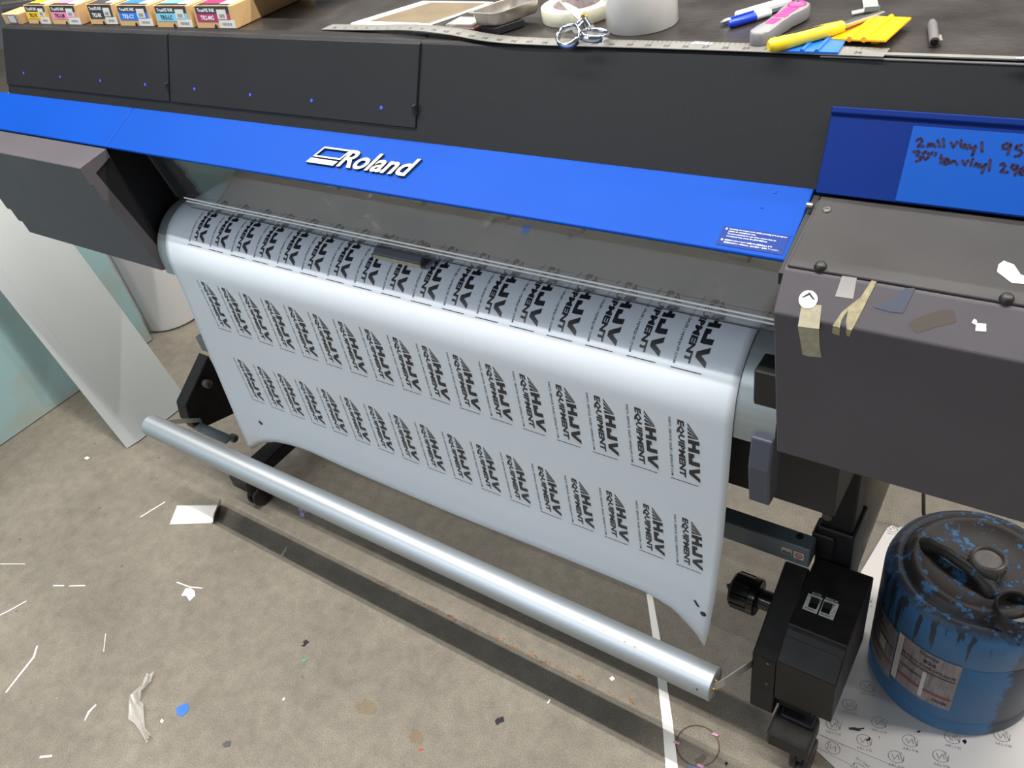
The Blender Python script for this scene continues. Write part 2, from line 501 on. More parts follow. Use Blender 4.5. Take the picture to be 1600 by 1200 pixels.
def write(mb, s, O, U, V, w, h=None, mi=0, bold=0., lift=.0004, shear=0., depth=0., res=2, mi_side=None, space=1.):
    """letters on a plane: O lower left corner, U reading direction, V upward; w wide, h high"""
    vs, fs, tw, th = letters(s, bold, res, space)
    U = Vector(U).normalized(); V = Vector(V).normalized(); N = U.cross(V)
    if h is None: h = w*th/tw
    pts = [Vector(O)+U*(x*w+shear*y*h)+V*(y*h)+N*(lift+depth) for x, y in vs]
    mb.add(pts, fs, mi)
    if depth:
        from collections import Counter
        ec = Counter()
        for f in fs:
            for i in range(len(f)):
                ec[tuple(sorted((f[i], f[(i+1) % len(f)])))] += 1
        b = len(mb.v)
        mb.v += [p-N*depth for p in pts]
        k = len(pts)
        for (a, c2), n in ec.items():
            if n == 1:
                mb.f.append([b-k+a, b-k+c2, b+c2, b+a]); mb.m.append(mi if mi_side is None else mi_side)


# ================================================================== SETTING
X_WALL = -2.85
fl = MB().add([(-9, -6, 0), (5, -6, 0), (5, 9, 0), (-9, 9, 0)], [(0, 1, 2, 3)]).build('floor', 'floor')
tag(fl, None, None, kind='structure')
wl = MB().box(X_WALL-.05, X_WALL, -1.6, 1.205, 0, .98).bevel(.004, 1).build('wall_left', 'wall')
tag(wl, None, None, kind='structure')

# ================================================================== PRINTER
PR = thing('wide_format_printer', (-.9, 1.1, 0), 'long black and blue wide-format printer on a castered stand, printing the white sheet', 'printer')


def yh(z): return .94-.487*(1.28-z)          # sloping front of the hood


HN = Vector((0, -1, .487)).normalized()
HUP = Vector((0, .487, 1)).normalized()
XR = .46                                      # right end of the machine
# hood
hb = MB().prism([(1.5, 1.28), (.945, 1.28), (.9395, 1.277), (.876, 1.149), (.90, 1.12), (1.5, .96)], -2.12, XR)
hb.m = [0]*len(hb.m); hb.m[0] = 1
hood = hb.bevel(.0015, 1).build('top_hood', ['hood', 'hood_top'], PR)
# two ink doors with their indicator lights
LED = [(37, 114), (94, 120), (157, 126), (227, 132), (304, 139), (391, 148), (487, 157), (596, 168)]
for xa, xb, leds in ((-2.119, -1.4905, LED[:4]), (-1.4865, -.8645, LED[4:])):
    P0 = lambda x, z: Vector((x, yh(z), z))
    mb = MB()
    pr = [(yh(1.168)-.003, 1.169), (yh(1.276)-.003, 1.2775), (yh(1.276)+.022, 1.2822), (yh(1.276)+.022, 1.279), (yh(1.276)+.002, 1.276), (yh(1.168)+.001, 1.1675)]
    mb.prism(pr, xa, xb)
    dr = mb.bevel(.001, 1).build('ink_door', 'hood', PR)
    for px, py in leds:
        p = PP(px, py, Vector((0, yh(1.2)-.003, 1.2)), HN)
        MB().lathe([(0, .0008), (.0026, .0007), (.0028, -.0005)], p, 12, HN).build('indicator_light', 'led', dr)
    lz = 1.185
    MB().box(xb-.004, xb+.0012, yh(lz)-.0042, yh(lz)+.003, lz, lz+.016).build('door_latch', 'dark', dr)

# blue front cover
bp_ = [(.8775, 1.151), (.788, 1.1085), (.7868, 1.1068), (.7885, 1.1035), (.80, 1.1030), (.88, 1.140)]
bc = MB().prism(bp_, -1.6155, -.258).bevel(.0015, 2).build('front_cover', 'blue', PR)
bcl = MB().prism(bp_, -2.18, -1.617).bevel(.0015, 2).build('side_cover', 'blue', PR)
BU = (Vector((0, .8775, 1.151))-Vector((0, .788, 1.1085))).normalized()
BN = Vector((1, 0, 0)).cross(BU)
B0 = Vector((0, .788, 1.1085))
# badge: slanted screen emblem and raised lettering
mb = MB()
sh = .62
lo = PP(478, 258, B0, BN); ro = PP(660, 279, B0, BN)
lx = lo.x; tw_ = PP(664, 252, B0, BN).x-lx
hgt = .034
vb = (PP(531, 262, B0, BN)-B0).dot(BU)-.001
O = Vector((lx, B0.y, B0.z))+BU*vb


def bpt(u, v): return O+Vector((1, 0, 0))*u+BU*v


def para(u0, u1, v0, v1, s=.62): return [(u0+s*v0, v0), (u1+s*v0, v0), (u1+s*v1, v1), (u0+s*v1, v1)]


def badge_poly(poly, dep=.004):
    mb.slab([bpt(u, v)+BN*dep for u, v in poly], dep-.0003, BN, 0, 1)


ew = tw_*.32
badge_poly(para(0, ew*.84, 0, .0095))
badge_poly(para(0, ew*.84, .0125, .0155)); badge_poly(para(0, ew*.84, .0308, .034))
badge_poly(para(0, .004, .0155, .0308)); badge_poly(para(ew*.84-.004, ew*.84, .0155, .0308))
write(mb, 'Roland', bpt(ew*.93, 0), (1, 0, 0), BU, tw_*.62, .0345, 0, bold=.022, lift=0, shear=.42, depth=.004, res=4, mi_side=1)
MBB = mb.build('brand_badge', ['silver_logo', 'logo_side'], bc, recalc=False, weld=False)
plabel(MBB, 'raised silver slanted lettering badge')
# notice sticker on the blue cover
mb = MB()
c0 = PP(1119, 382, B0, BN); c1 = PP(1222, 399, B0, BN); c2 = PP(1236, 370, B0, BN); c3 = PP(1131, 353, B0, BN)
nx0, nx1 = (c0.x+c3.x)/2, (c1.x+c2.x)/2
v0 = (c0-B0).dot(BU); v1 = (c3-B0).dot(BU)
npt = lambda u, v: Vector((nx0+u*(nx1-nx0), B0.y, B0.z))+BU*(v0+v*(v1-v0))
mb.slab([npt(0, 0)+BN*.0005, npt(1, 0)+BN*.0005, npt(1, 1)+BN*.0005, npt(0, 1)+BN*.0005], .0004, BN, 0)
nw = nx1-nx0; nh = v1-v0
for s, u, v, w in (('Opening the front cover while printing is in progress', .1, .84, .86), ('causes an emergency stop.', .1, .715, .42), ('To pause printing for any other reason than an', .1, .59, .73),
                   ('emergency stop, press the [PAUSE] key.', .1, .465, .62), ('印刷中にフロントカバーを開けると緊急停止します。', .1, .26, .72), ('緊急停止以外の一時停止は、[PAUSE]キーを押してください。', .1, .13, .83)):
    write(mb, s, npt(u, v), (1, 0, 0), BU, w*nw, nh*.085, 1, lift=.0007, bold=.01, res=1)
for v in (.87, .29):
    q = npt(.06, v)+BN*.0008
    mb.add([q+Vector((1, 0, 0))*.0013*cos(a*pi/4)+BU*.0013*sin(a*pi/4) for a in range(8)], [tuple(range(8))], 1)
mb.build('notice_sticker', ['blue_note', 'white_ink'], bc, recalc=False, weld=False)
for px, py in ((1191, 324), (1235, 368), (1212, 301)):
    MB().lathe([(0, .0008), (.0018, .0006), (.002, 0)], PP(px, py, B0, BN), 10, BN).build('rivet', 'blue', bc)

# clear window under the blue cover
wt, wb = (.803, 1.1015), (.8365, .9665)
wd = Vector((0, wb[0]-wt[0], wb[1]-wt[1]))
wn = Vector((0, -1, 0)); wn = Vector((0, wd.z, -wd.y)).normalized()
wx0, wx1 = -1.525, -.262
mb = MB(); r = .03
wp = lambda x, t: Vector((x, wt[0], wt[1]))+wd*t
L_ = wd.length
pts = [wp(wx0+.012, 0), wp(wx1, 0), wp(wx1, 1)] + [wp(wx0+r-r*sin(a)-.012*0, 1-(r-r*cos(a))/L_) for a in [i*pi/2/6 for i in range(7)]]
mb.slab(pts, .004, wn)
win = mb.build('front_window', 'acrylic', PR)
plabel(win, 'clear acrylic front window')
for t0, t1 in ((.80, .822), (.865, .882)):  # thin white strips stand in for reflections in the acrylic's lower bevel
    MB().slab([wp(wx0+.03, t0)+wn*.0014, wp(wx1, t0)+wn*.0014, wp(wx1, t1)+wn*.0014, wp(wx0+.03, t1)+wn*.0014], .0012, wn).build('painted_window_glint', 'painted_glint', win)
MB().slab([wp(wx0+.03, .99)+wn*.001, wp(wx1, .99)+wn*.001, wp(wx1, 1.001)+wn*.001, wp(wx0+.03, 1.001)+wn*.001], .001, wn).build('window_edge', 'lever', win)
for px, py in ((528, 299), (660, 326), (790, 348), (905, 370), (1160, 420)):
    p = PY(px, py, .815)
    MB().box(p.x-.016, p.x+.012, .806, .825, 1.083, 1.1015).bevel(.002, 1).build('hinge_clip', 'screw', win)

# platen, rail and body behind the window
MB().box(-1.572, -.262, .886, 1.10, .925, .9425).build('platen', 'platen', PR)
MB().box(-1.612, -1.574, .886, 1.10, .925, 1.135).build('platen_end_wall', 'black', PR)
MB().box(-1.61, -.25, 1.102, 1.45, .90, 1.06).build('carriage_rail_housing', 'platen', PR)
MB().prism([(.86, .634), (.86, .86), (.89, .905), (1.45, .905), (1.45, .75), (.95, .634)], -1.72, -.19).build('chassis_beam', 'dark', PR)
# curved apron
ac = (.885, .84); ar = .1035
prof = [(ac[0]+.0, ac[1]+ar)]+[(ac[0]-ar*cos(a), ac[1]+ar*sin(a)) for a in [pi/2*(1-i/22) for i in range(1, 23)]]
prof = prof+[(ac[0]-ar, .818)]
inner = [(y+.004 if i > 15 else y+.002, z-.003) for i, (y, z) in enumerate(prof)]
MB().prism(prof+inner[::-1], -1.613, -.258).build('apron', 'apron', PR, smooth=30)
al = MB()
for a0, a1 in ((50, 62),):
    q = lambda x, a: Vector((x, ac[0]-(ar+.0006)*cos(radians(a)), ac[1]+(ar+.0006)*sin(radians(a))))
    al.slab([q(-1.586, a0), q(-1.575, a0), q(-1.575, a1), q(-1.586, a1)], .0004, (0, -.6, .8))
    al.slab([q(-1.584, a0+3)+Vector((0, -.0004, .0004)), q(-1.577, a0+3)+Vector((0, -.0004, .0004)), q(-1.577, a1-3)+Vector((0, -.0004, .0004)), q(-1.584, a1-3)+Vector((0, -.0004, .0004))], .0003, (0, -.6, .8), 1)
al.build('caution_sticker', ['label_white', 'masking_dirty'], PR)
p = PZ(1185, 467, .943)
MB().lathe([(0, .0012), (.006, .001), (.0065, 0)], p, 16).build('rubber_plug', 'dark', PR)

# left end unit
n_rib = 7
ft, fb = Vector((0, .72, 1.092)), Vector((0, .781, .826))
prof = [(.786, 1.1035), (.722, 1.0935)]
for i in range(n_rib):
    a = ft.lerp(fb, i/n_rib); b = ft.lerp(fb, (i+.97)/n_rib)
    prof += [(a.y, a.z), (b.y-.0055, b.z)]
prof += [(.784, .824), (.803, .83)]
for i in (1, 0):
    pass
prof += [(.744, 1.072), (.786, 1.087)]
MB().prism(prof, -2.182, -1.617).build('left_end_cover', 'unit', PR)
lc = MB().prism([(.785, 1.09), (.744, 1.076), (.802, .832), (1.1, .80), (1.1, 1.12), (.86, 1.12)], -2.17, -1.6225).build('left_end_cheek', 'black', PR)
# right end unit
rp = [(.862, 1.1455), (.757, 1.1175), (.728, 1.078), (.763, .834), (.90, .826), (.90, 1.13)]
RU = MB().prism(rp, -.249, XR).bevel(.002, 2).build('right_end_cover', 'unit', PR)
MB().prism([(.90, .826), (.90, 1.14), (1.3, 1.14), (1.3, .83)], -.243, XR-.01).build('right_end_body', 'black', PR)
lid = MB().prism([(.866, 1.150), (.7585, 1.1212), (.7585, 1.118), (.866, 1.1468)], -.246, XR-.002).bevel(.0008, 1).build('end_cover_lid', 'lid', PR)
lidN = Vector((0, -.262, 1)).normalized(); lid0 = Vector((0, .8, 1.1323))
for px, py in ((1282, 417), (1573, 467)):
    MB().lathe([(0, .0055), (.003, .0053), (.0055, .0035), (.0066, .0008), (.0068, 0)], PP(px, py, lid0, lidN), 18, lidN).build('bumper', 'rubber', lid, smooth=40)
MB().lathe([(0, .001), (.0022, .001), (.0024, .002), (.004, .002), (.005, 0)], PP(1292, 329, lid0, lidN), 14, lidN).build('screw', 'screw', lid, smooth=40)
# strip between cover and unit
MB().prism([(.875, 1.144), (.765, 1.105), (.765, 1.09), (.875, 1.12)], -.2575, -.2495).build('gap_filler', 'dark', PR)
p = Vector((-.253, .85, 1.144))
MB().path([p+Vector((-.004, 0, 0)), p+Vector((.003, 0, 0))], .004, 10).build('hinge_pin', 'screw', PR)
# raised blue flap with note sheet
fx0 = -.2525
fo = .014
fz0, fz1 = 1.1475, 1.2315
FP = lambda x, z, o=fo: Vector((x, yh(z), z))+HN*o
F0 = FP(0, 1.2)
mb = MB()
mb.prism([(FP(0, fz0).y, FP(0, fz0).z), (FP(0, fz1-.008).y, FP(0, fz1-.008).z), (FP(0, fz1-.006, fo+.003).y, FP(0, fz1-.006, fo+.003).z), (FP(0, fz1, fo+.003).y, FP(0, fz1, fo+.003).z), (FP(0, fz1, .001).y, FP(0, fz1, .001).z), (FP(0, fz0, .001).y, FP(0, fz0, .001).z)], fx0, XR-.02)
flap = mb.bevel(.001, 1).build('raised_flap', 'blue_dark', PR)
nl = PP(1425, 207, F0, HN); nb = PP(1409, 320, F0, HN)
zz1 = nl.z; zz0 = fz0+.002
mb = MB().slab([FP(nl.x-.001, zz0, fo+.0006), FP(.2, zz0, fo+.0006), FP(.2, zz1, fo+.0006), FP(nl.x, zz1, fo+.0006)], .0005, HN, 0)
# handwriting: pen strokes read off the sheet
Zm = lambda x, y: PP(1410+x/8.42, 190+y/8.42, FP(0, 1.2, fo+.001), HN)
STR = [[(185, 250), (215, 225), (250, 225), (258, 260), (225, 300), (200, 325), (275, 322)],
       [(328, 325), (345, 290), (352, 318), (375, 285), (385, 320), (405, 290), (430, 330)], [(475, 270), (488, 330)], [(463, 245), (467, 252)], [(537, 225), (545, 330)],
       [(640, 275), (668, 335), (722, 265)], [(765, 285), (768, 330)], [(772, 243), (773, 253)], [(800, 345), (810, 300), (830, 300), (850, 355)], [(880, 305), (900, 350), (965, 325), (920, 440)], [(960, 315), (920, 440)], [(1045, 270), (1045, 395)],
       [(1430, 300), (1370, 285), (1320, 310), (1325, 350), (1370, 355), (1425, 310), (1420, 320), (1385, 430)],
       [(1570, 305), (1500, 320), (1490, 355), (1550, 375), (1575, 410), (1540, 445), (1480, 455)],
       [(145, 395), (210, 385), (225, 405), (185, 440), (235, 465), (240, 500), (180, 520)], [(300, 395), (270, 420), (270, 470), (305, 495), (340, 470), (345, 420), (305, 395)], [(390, 400), (380, 430)], [(440, 410), (428, 445)],
       [(510, 440), (505, 545)], [(500, 480), (590, 490), (610, 510)], [(590, 500), (550, 520), (545, 550), (575, 560), (610, 515), (615, 545)], [(640, 540), (660, 515), (690, 520), (720, 560)],
       [(790, 515), (820, 570), (865, 510)], [(905, 530), (900, 575)], [(925, 490), (927, 500)], [(950, 580), (970, 545), (990, 560), (1000, 595)], [(1020, 560), (1040, 600), (1100, 560)], [(1095, 560), (1045, 675)], [(1155, 500), (1140, 640)],
       [(1290, 565), (1330, 545), (1350, 580), (1320, 630), (1290, 655), (1385, 665)], [(1520, 580), (1450, 565), (1430, 600), (1470, 630), (1520, 600), (1500, 620), (1480, 705)], [(1610, 590), (1560, 620), (1530, 665), (1560, 695), (1620, 690), (1650, 660), (1600, 645), (1545, 670)]]
for st in STR:
    P_ = [Zm(*q) for q in st]
    for i, q in enumerate(P_):
        mb.add([q+(Vector((1, 0, 0))*cos(a*pi/5)+HUP*sin(a*pi/5))*.0013 for a in range(10)], [tuple(range(10))], 1)
        if i: mb.strip([P_[i-1], q], .0026, HN, 1, .0002)
ns = mb.build('note_sheet', ['blue_sheet', 'purple_ink'], flap, weld=False)
plabel(ns, 'lighter blue vinyl sheet with dark handwriting')
# media lever at the right of the apron
MB().prism([(.783, .965), (.80, .83), (.835, .83), (.85, .965)], -.2565, -.2495).build('lever_arm', 'dark', PR)
MB().box(-.292, -.2565, .79, .83, .80, .937).bevel(.002, 1).build('lever_bracket', 'dark', PR)
MB().prism([(.772, .838), (.762, .79), (.768, .718), (.80, .716), (.805, .79), (.80, .838)], -.287, -.257).bevel(.0025, 2).build('loading_lever', 'lever', PR)
# trim along the top front edge
MB().box(-.28, XR, .9415, .949, 1.2803, 1.2818).build('top_trim', 'rule', PR)
MB().slab([FP(-.28, 1.2775, .0008), FP(XR, 1.2775, .0008), FP(XR, 1.2788, .0008), FP(-.28, 1.2788, .0008)], .0006, HN).build('edge_strip', 'rule', PR)

# stand: legs, feet, casters
for lxx in (-.2, -1.756):
    lc_ = lxx-.015
    MB().box(lc_-.027, lc_+.028, 1.0, 1.06, .1, .80).bevel(.003, 1).build('stand_leg', 'black', PR)
    MB().box(lc_-.03, lc_+.033, .992, 1.075, .11, .445).bevel(.003, 1).build('leg_bracket', 'black', PR)
    MB().box(lxx-.03, lxx+.03, .80, 1.13, .085, .125).bevel(.003, 1).build('foot_bar', 'black', PR)
    for yy in (.80, 1.11):
        MB().box(lxx-.040, lxx+.036, yy-.040, yy+.03, .074, .118).bevel(.004, 1).build('caster_mount', 'takeup', PR)
        dx = .02 if lxx > -1 else .012
        cc = Vector((lxx+dx, yy-.004, .034))
        wheel = MB()
        for off in (-.017, .006):
            wheel.lathe([(0, 0), (.02, 0), (.024, -.002), (.031, 0), (.034, .003), (.034, .009), (.031, .012), (.02, .011), (0, .011)], cc+Vector((off, 0, 0)), 28, (1, 0, 0))
        hs = MB().prism([(yy-.035, .05), (yy-.028, .066), (yy-.01, .074), (yy+.012, .074), (yy+.022, .06), (yy+.01, .04)], cc.x-.0055, cc.x+.0055).bevel(.002, 1).build('caster_fork', 'rubber', PR)
        wheel.build('caster_wheel', 'rubber', PR, smooth=30)
MB().lathe([(0, .004), (.008, .004), (.009, .002), (.009, 0)], Vector((-.232, .9995, .47)), 8, (0, -1, 0)).build('bolt', 'screw', PR)
MB().box(-.16, -.09, .83, .95, .808, .822).build('drip_tray', 'dark', PR)

# ================================================================== TAKE-UP UNIT
TU = thing('take_up_unit', (-.24, .9, 0), 'black media take-up unit with grey cross beam and silver tension bar below the sheet', 'take-up unit')
gb = MB().box(-1.985, -.2425, .95, .985, .376, .425).bevel(.002, 1).build('cross_beam', 'grey_beam', TU)
mb = MB()
bpts = lambda px, py: PY(px, py, .9492)
c = [bpts(1211, 856), bpts(1232, 862)]
zt = c[0].z
mb.box(-.292, -.273, .9490, .9496, .397, .411, 0)
mb.box(-.2905, -.2745, .9486, .9491, .3985, .402, 1)
mb.box(-.270, -.252, .9490, .9496, .393, .411, 0)
write(mb, 'WARNING', (-.291, .9489, .404), (1, 0, 0), (0, 0, 1), .017, .004, 2)
mb.lathe([(0.0045, 0), (.0065, 0), (.0065, .0004), (.0045, .0004)], Vector((-.261, .9489, .402)), 24, (0, -1, 0), 3, close=True)
write(mb, '10', (-.2637, .9487, .3995), (1, 0, 0), (0, 0, 1), .0054, .005, 3, bold=.03)
mb.build('beam_sticker', ['label_white', 'black_ink', 'liner_ink', 'red'], gb, recalc=False, weld=False)
MB().lathe([(0, .0006), (.0065, .0006), (.0068, 0)], PZ(1250, 838, .425), 18).build('beam_hole', 'dark', gb)
MB().box(-.252, -.212, .986, 1.03, .37, .43).bevel(.003, 1).build('beam_clamp', 'takeup', TU)
br_prof = [(.958, .367), (.80, .285), (.793, .124), (.96, .12)]
rb = MB().prism(br_prof, -.286, -.2415).bevel(.0025, 1).build('bracket', 'takeup', TU)
lb = MB().prism([(.945, .37), (.815, .285), (.803, .235), (.812, .19), (.95, .15)], -1.996, -1.95).bevel(.0025, 1).build('bracket', 'takeup', TU)
for q in ((325, 600), (366, 685)):
    p = PX(q[0], q[1], -1.935)
    MB().lathe([(0, .02), (.006, .02), (.006, .022), (.009, .022), (.013, .018), (.013, .002), (.011, 0)], Vector((-1.9495, p.y, p.z)), 20, (1, 0, 0)).build('bracket_knob', 'greyknob', lb, smooth=40)
mo = MB().prism([(.985, .371), (.842, .352), (.84, .343), (.793, .304), (.793, .185), (.985, .18)], -.2405, -.14).bevel(.0018, 1).build('motor_housing', 'takeup', TU)
mt0 = Vector((0, .9, .3597)); mtd = Vector((0, .143, .019)).normalized(); mtn = Vector((1, 0, 0)).cross(mtd)
mp_ = lambda px, py, l=0.: PP(px, py, mt0, mtn)+mtn*l
# switches
sx0 = mp_(1253, 952).x; sx1 = mp_(1306, 958).x
sy0 = mp_(1282, 962).y; sy1 = mp_(1284, 935).y
mtp = lambda x, y, l: Vector((x, y, mt0.z+(y-.9)*.019/.143))+mtn*l
midx = (sx0+sx1)/2
mb = MB()
for xa, xb in ((sx0, midx-.0015), (midx+.0015, sx1)):
    mb.slab([mtp(xa, sy0, .0012), mtp(xb, sy0, .0012), mtp(xb, sy1, .0012), mtp(xa, sy1, .0012)], .001, mtn, 0)
for i, (xa, xb, t) in enumerate(((sx0, midx-.0015, ('FORWARD', 'REVERSE')), (midx+.0015, sx1, ('FORWARD', 'REVERSE')))):
    write(mb, t[0], mtp(xa+.003, sy1-.006, .0013), (1, 0, 0), mtd, .016, .003, 1)
    write(mb, t[1], mtp(xa+.003, sy0+.002, .0013), (1, 0, 0), mtd, .016, .003, 1)
write(mb, 'AUTO', mtp(sx0+.005, sy1+.001, .0004), (1, 0, 0), mtd, .016, .005, 0, bold=.01)
write(mb, 'MANUAL', mtp(midx+.0025, sy1+.001, .0004), (1, 0, 0), mtd, .022, .005, 0, bold=.01)
for k in range(9):
    q = mtp(sx1-.002-random.random()*.006, sy0+.004+random.random()*.02, .0014)
    rr = .0004+random.random()*.0007
    mb.add([q+Vector((1, 0, 0))*rr*cos(a*pi/3)+mtd*rr*sin(a*pi/3) for a in range(6)], [tuple(range(6))], 1)
sp_ = mb.build('switch_plate', ['label_white', 'black_ink'], mo, recalc=False, weld=False)
for cxx in (sx0+(midx-sx0)*.55, midx+(sx1-midx)*.38):
    mb = MB(); w = .0072; yc = (sy0+sy1)/2
    ya, yb = yc-.009, yc+.009
    v = [mtp(cxx-w, ya, .0012), mtp(cxx+w, ya, .0012), mtp(cxx+w, yc, .0026), mtp(cxx-w, yc, .0026), mtp(cxx-w, yb, .006), mtp(cxx+w, yb, .006), mtp(cxx-w, yb, .001), mtp(cxx+w, yb, .001), mtp(cxx-w, ya, .0008), mtp(cxx+w, ya, .0008)]
    mb.add(v, [(0, 1, 2, 3), (3, 2, 5, 4), (4, 5, 7, 6), (6, 7, 9, 8), (8, 9, 1, 0), (0, 3, 4, 6, 8), (1, 9, 7, 5, 2)])
    mb.build('rocker_switch', 'glossblack', mo)
# lid seam plate on the sloping part, screws on the front
sd = (Vector((0, .84, .343))-Vector((0, .793, .304))).normalized(); sn = Vector((1, 0, 0)).cross(sd)
s0 = Vector((0, .793, .304))
MB().slab([Vector((x, s0.y, s0.z))+sd*t+sn*.0016 for x, t in ((-.2385, .002), (-.142, .002), (-.142, .04), (-.150, .047), (-.2385, .047))], .0014, sn).build('access_plate', 'takeup', mo)
for q in ((1200, 1037), (1198, 1068)):
    p = PY(q[0], q[1], .797)
    MB().lathe([(0, .001), (.0025, .001), (.003, 0)], Vector((p.x, .797-.0005-.0025*0, p.z)), 10, (0, -1, 0)).build('screw', 'screw', rb)
MB().box(-.262, -.175, .812, .9, .135, .188).bevel(.002, 1).build('foot_plate', 'takeup', TU)
# core holder knob
mb = MB(); kc = Vector((-.365, .905, .30))
prof = [(0, 0), (.012, 0), (.012, -.004), (.0135, -.004), (.0135, .001), (.03, .001), (.0335, .005), (.0335, .036), (.036, .038), (.036, .05), (.034, .052), (.019, .052), (.019, .08), (0, .08)]
mb.lathe(prof, kc, 40, (1, 0, 0))
for k in range(10):
    a = 2*pi*k/10
    q = kc+Vector((.006, cos(a)*.0332, sin(a)*.0332))
    mb.path([q, q+Vector((.03, 0, 0))], .0022, 8)
kn = mb.build('core_holder', 'glossblack', TU, smooth=35)
MB().lathe([(0, -.007), (.004, -.007), (.005, -.004), (.005, 0)], kc+Vector((-.004, 0, 0)), 12, (1, 0, 0)).build('core_holder_screw', 'screw', kn)
# tension bar and its arms
by, bz, brd = .6925, .325, .0294
bar = MB().lathe([(.0268, .0), (brd-.001, 0), (brd, .001), (brd, 1.606), (brd-.001, 1.607), (.0268, 1.607)], (-1.916, by, bz), 64, (1, 0, 0)).build('tension_bar', 'alu', TU, smooth=35)
MB().lathe([(0, 0), (.0267, 0), (.0267, -.006), (0, -.006)], (-.31, by, bz), 40, (1, 0, 0)).build('bar_end_cap', 'alu', bar, smooth=35)
MB().lathe([(0, 0), (.0267, 0), (.0267, .006), (0, .006)], (-1.915, by, bz), 40, (1, 0, 0)).build('bar_end_cap', 'alu', bar, smooth=35)
p = PY(1110, 1058, by-brd)
MB().lathe([(0, .0005), (.0016, .0005), (.0018, 0)], Vector((-.329, by-brd*cos(.35), bz+brd*sin(.35))), 10, (0, -cos(.35), sin(.35))).build('bar_hole', 'dark', bar)
mb = MB()                                          # rust-coloured flecks along the bar
for k in range(9):
    x = -.62+.021*k; a = radians(78-2*k)
    for j in range(2):
        q = Vector((x+random.uniform(-.004, .004), by-(brd+.0003)*cos(a), bz+(brd+.0003)*sin(a)))
        t = Vector((0, sin(a), cos(a)))
        w = random.uniform(.001, .003)
        mb.add([q, q+Vector((w, 0, 0)), q+Vector((w, 0, 0))+t*w*.8, q+t*w*.6], [(0, 1, 2, 3)])
mb.build('orange_fleck', mat('orange_flecks', srgb(200, 130, 60), .6), bar)
a0 = Vector((-.322, by+.004, bz+.004))
arm = MB()
pts = [Vector((-.3095, by-.005, bz)), Vector((-.300, by+.012, bz-.004)), Vector((-.2875, .812, .238))]
for i in range(2):
    a, b = pts[i], pts[i+1]
    arm.slab([a+Vector((0, 0, .011)), b+Vector((0, 0, .011)), b-Vector((0, 0, .011)), a-Vector((0, 0, .011))], .0025, (-.8, -.4, 0))
arm.build('bar_arm', 'zinc', TU)
for p in ((-.3105, by+.004, bz+.004), (-.3105, by-.006, bz-.006)):
    MB().lathe([(0, .004), (.003, .004), (.004, .002), (.004, 0)], p, 10, (1, 0, 0)).build('bar_screw', 'brass', bar)
arm = MB()
pts = [Vector((-1.917, by+.005, bz)), Vector((-1.935, .76, .275)), Vector((-1.938, .83, .22))]
for i in range(2):
    a, b = pts[i], pts[i+1]
    arm.slab([a+Vector((0, 0, .008)), b+Vector((0, 0, .008)), b-Vector((0, 0, .008)), a-Vector((0, 0, .008))], .002, (.9, -.4, 0))
arm.build('bar_arm', 'zinc', TU)
MB().box(-1.949, -1.80, .80, .83, .205, .209).build('bar_guide_plate', 'grey_beam', TU)

# ================================================================== PRINTED SHEET
yc_, zc_, rc_ = .885, .84, .1055
SV = 0.17+pi/2*rc_           # arc length where the sheet starts hanging straight
CURL = .022


def interp(tab, v):
    if v <= tab[0][0]: return tab[0][1]
    for (a, fa), (b, fb_) in zip(tab, tab[1:]):
        if v <= b: return fa+(fb_-fa)*(v-a)/(b-a)
    return tab[-1][1]


ZB = [(-1.67, .238), (-1.636, .262), (-1.57, .308), (-1.504, .337), (-1.44, .352), (-1.378, .359), (-1.211, .352), (-.947, .348), (-.70, .355), (-.544, .358), (-.478, .357), (-.428, .343), (-.392, .308), (-.366, .262), (-.34, .222)]


def zb(x):
    return sum(interp(ZB, x+d) for d in (-.008, -.004, 0, .004, .008))/5


S_END = SV+(zc_-.264)


def surf(x, s):
    """point and outward normal of the sheet at distance s along it"""
    if s < .17:
        return Vector((x, yc_+.17-s, zc_+rc_)), Vector((0, 0, 1))
    if s < SV:
        a = pi/2-(s-.17)/rc_
        return Vector((x, yc_-rc_*cos(a), zc_+rc_*sin(a))), Vector((0, -cos(a), sin(a)))
    z0 = zb(x)+CURL
    z = zc_-(s-SV)
    y0 = yc_-rc_-.003*((zc_-max(z, z0))/.5)
    if z > z0: return Vector((x, y0, z)), Vector((0, -1, .036)).normalized()
    ph = min((z0-z)/CURL, 3.6)
    return Vector((x, y0+CURL*(1-cos(ph)), z0-CURL*sin(ph))), Vector((0, -cos(ph), -sin(ph)))


XL = [(.0, -1.585), (.17, -1.585), (SV, -1.578), (SV+.05, -1.577), (SV+.28, -1.605), (SV+.43, -1.621), (S_END, -1.636)]
XRr = [(0, -.315), (.17, -.315), (SV-.02, -.314), (SV+.09, -.32), (SV+.256, -.33), (SV+.40, -.344), (SV+.51, -.357), (S_END, -.368)]
rows = []
ss = [i*.17/6 for i in range(6)]+[.17+(SV-.17)*i/18 for i in range(18)]+[SV+(S_END-SV)*i/46 for i in range(47)]
for s in ss:
    xa, xb = interp(XL, s), interp(XRr, s)
    tt = [0, .01, .02, .03, .045, .06, .08, .1, .13, .16]+[.2+.6*i/20 for i in range(21)]+[.84, .87, .9, .92, .94, .955, .97, .98, .99, 1]
    rows.append([surf(xa+(xb-xa)*t, s)[0] for t in tt])
mb = MB().grid(rows)
SL2 = SV+zc_-.699            # rule line under the second row of prints


def dot(x, z, rx, rz):
    pts = []
    for a in range(16):
        p, n = surf(x+rx*cos(a*pi/8), SV+zc_-z-rz*sin(a*pi/8)); pts.append(p+n*.0006)
    mb.add(pts, [tuple(range(16))], 1)


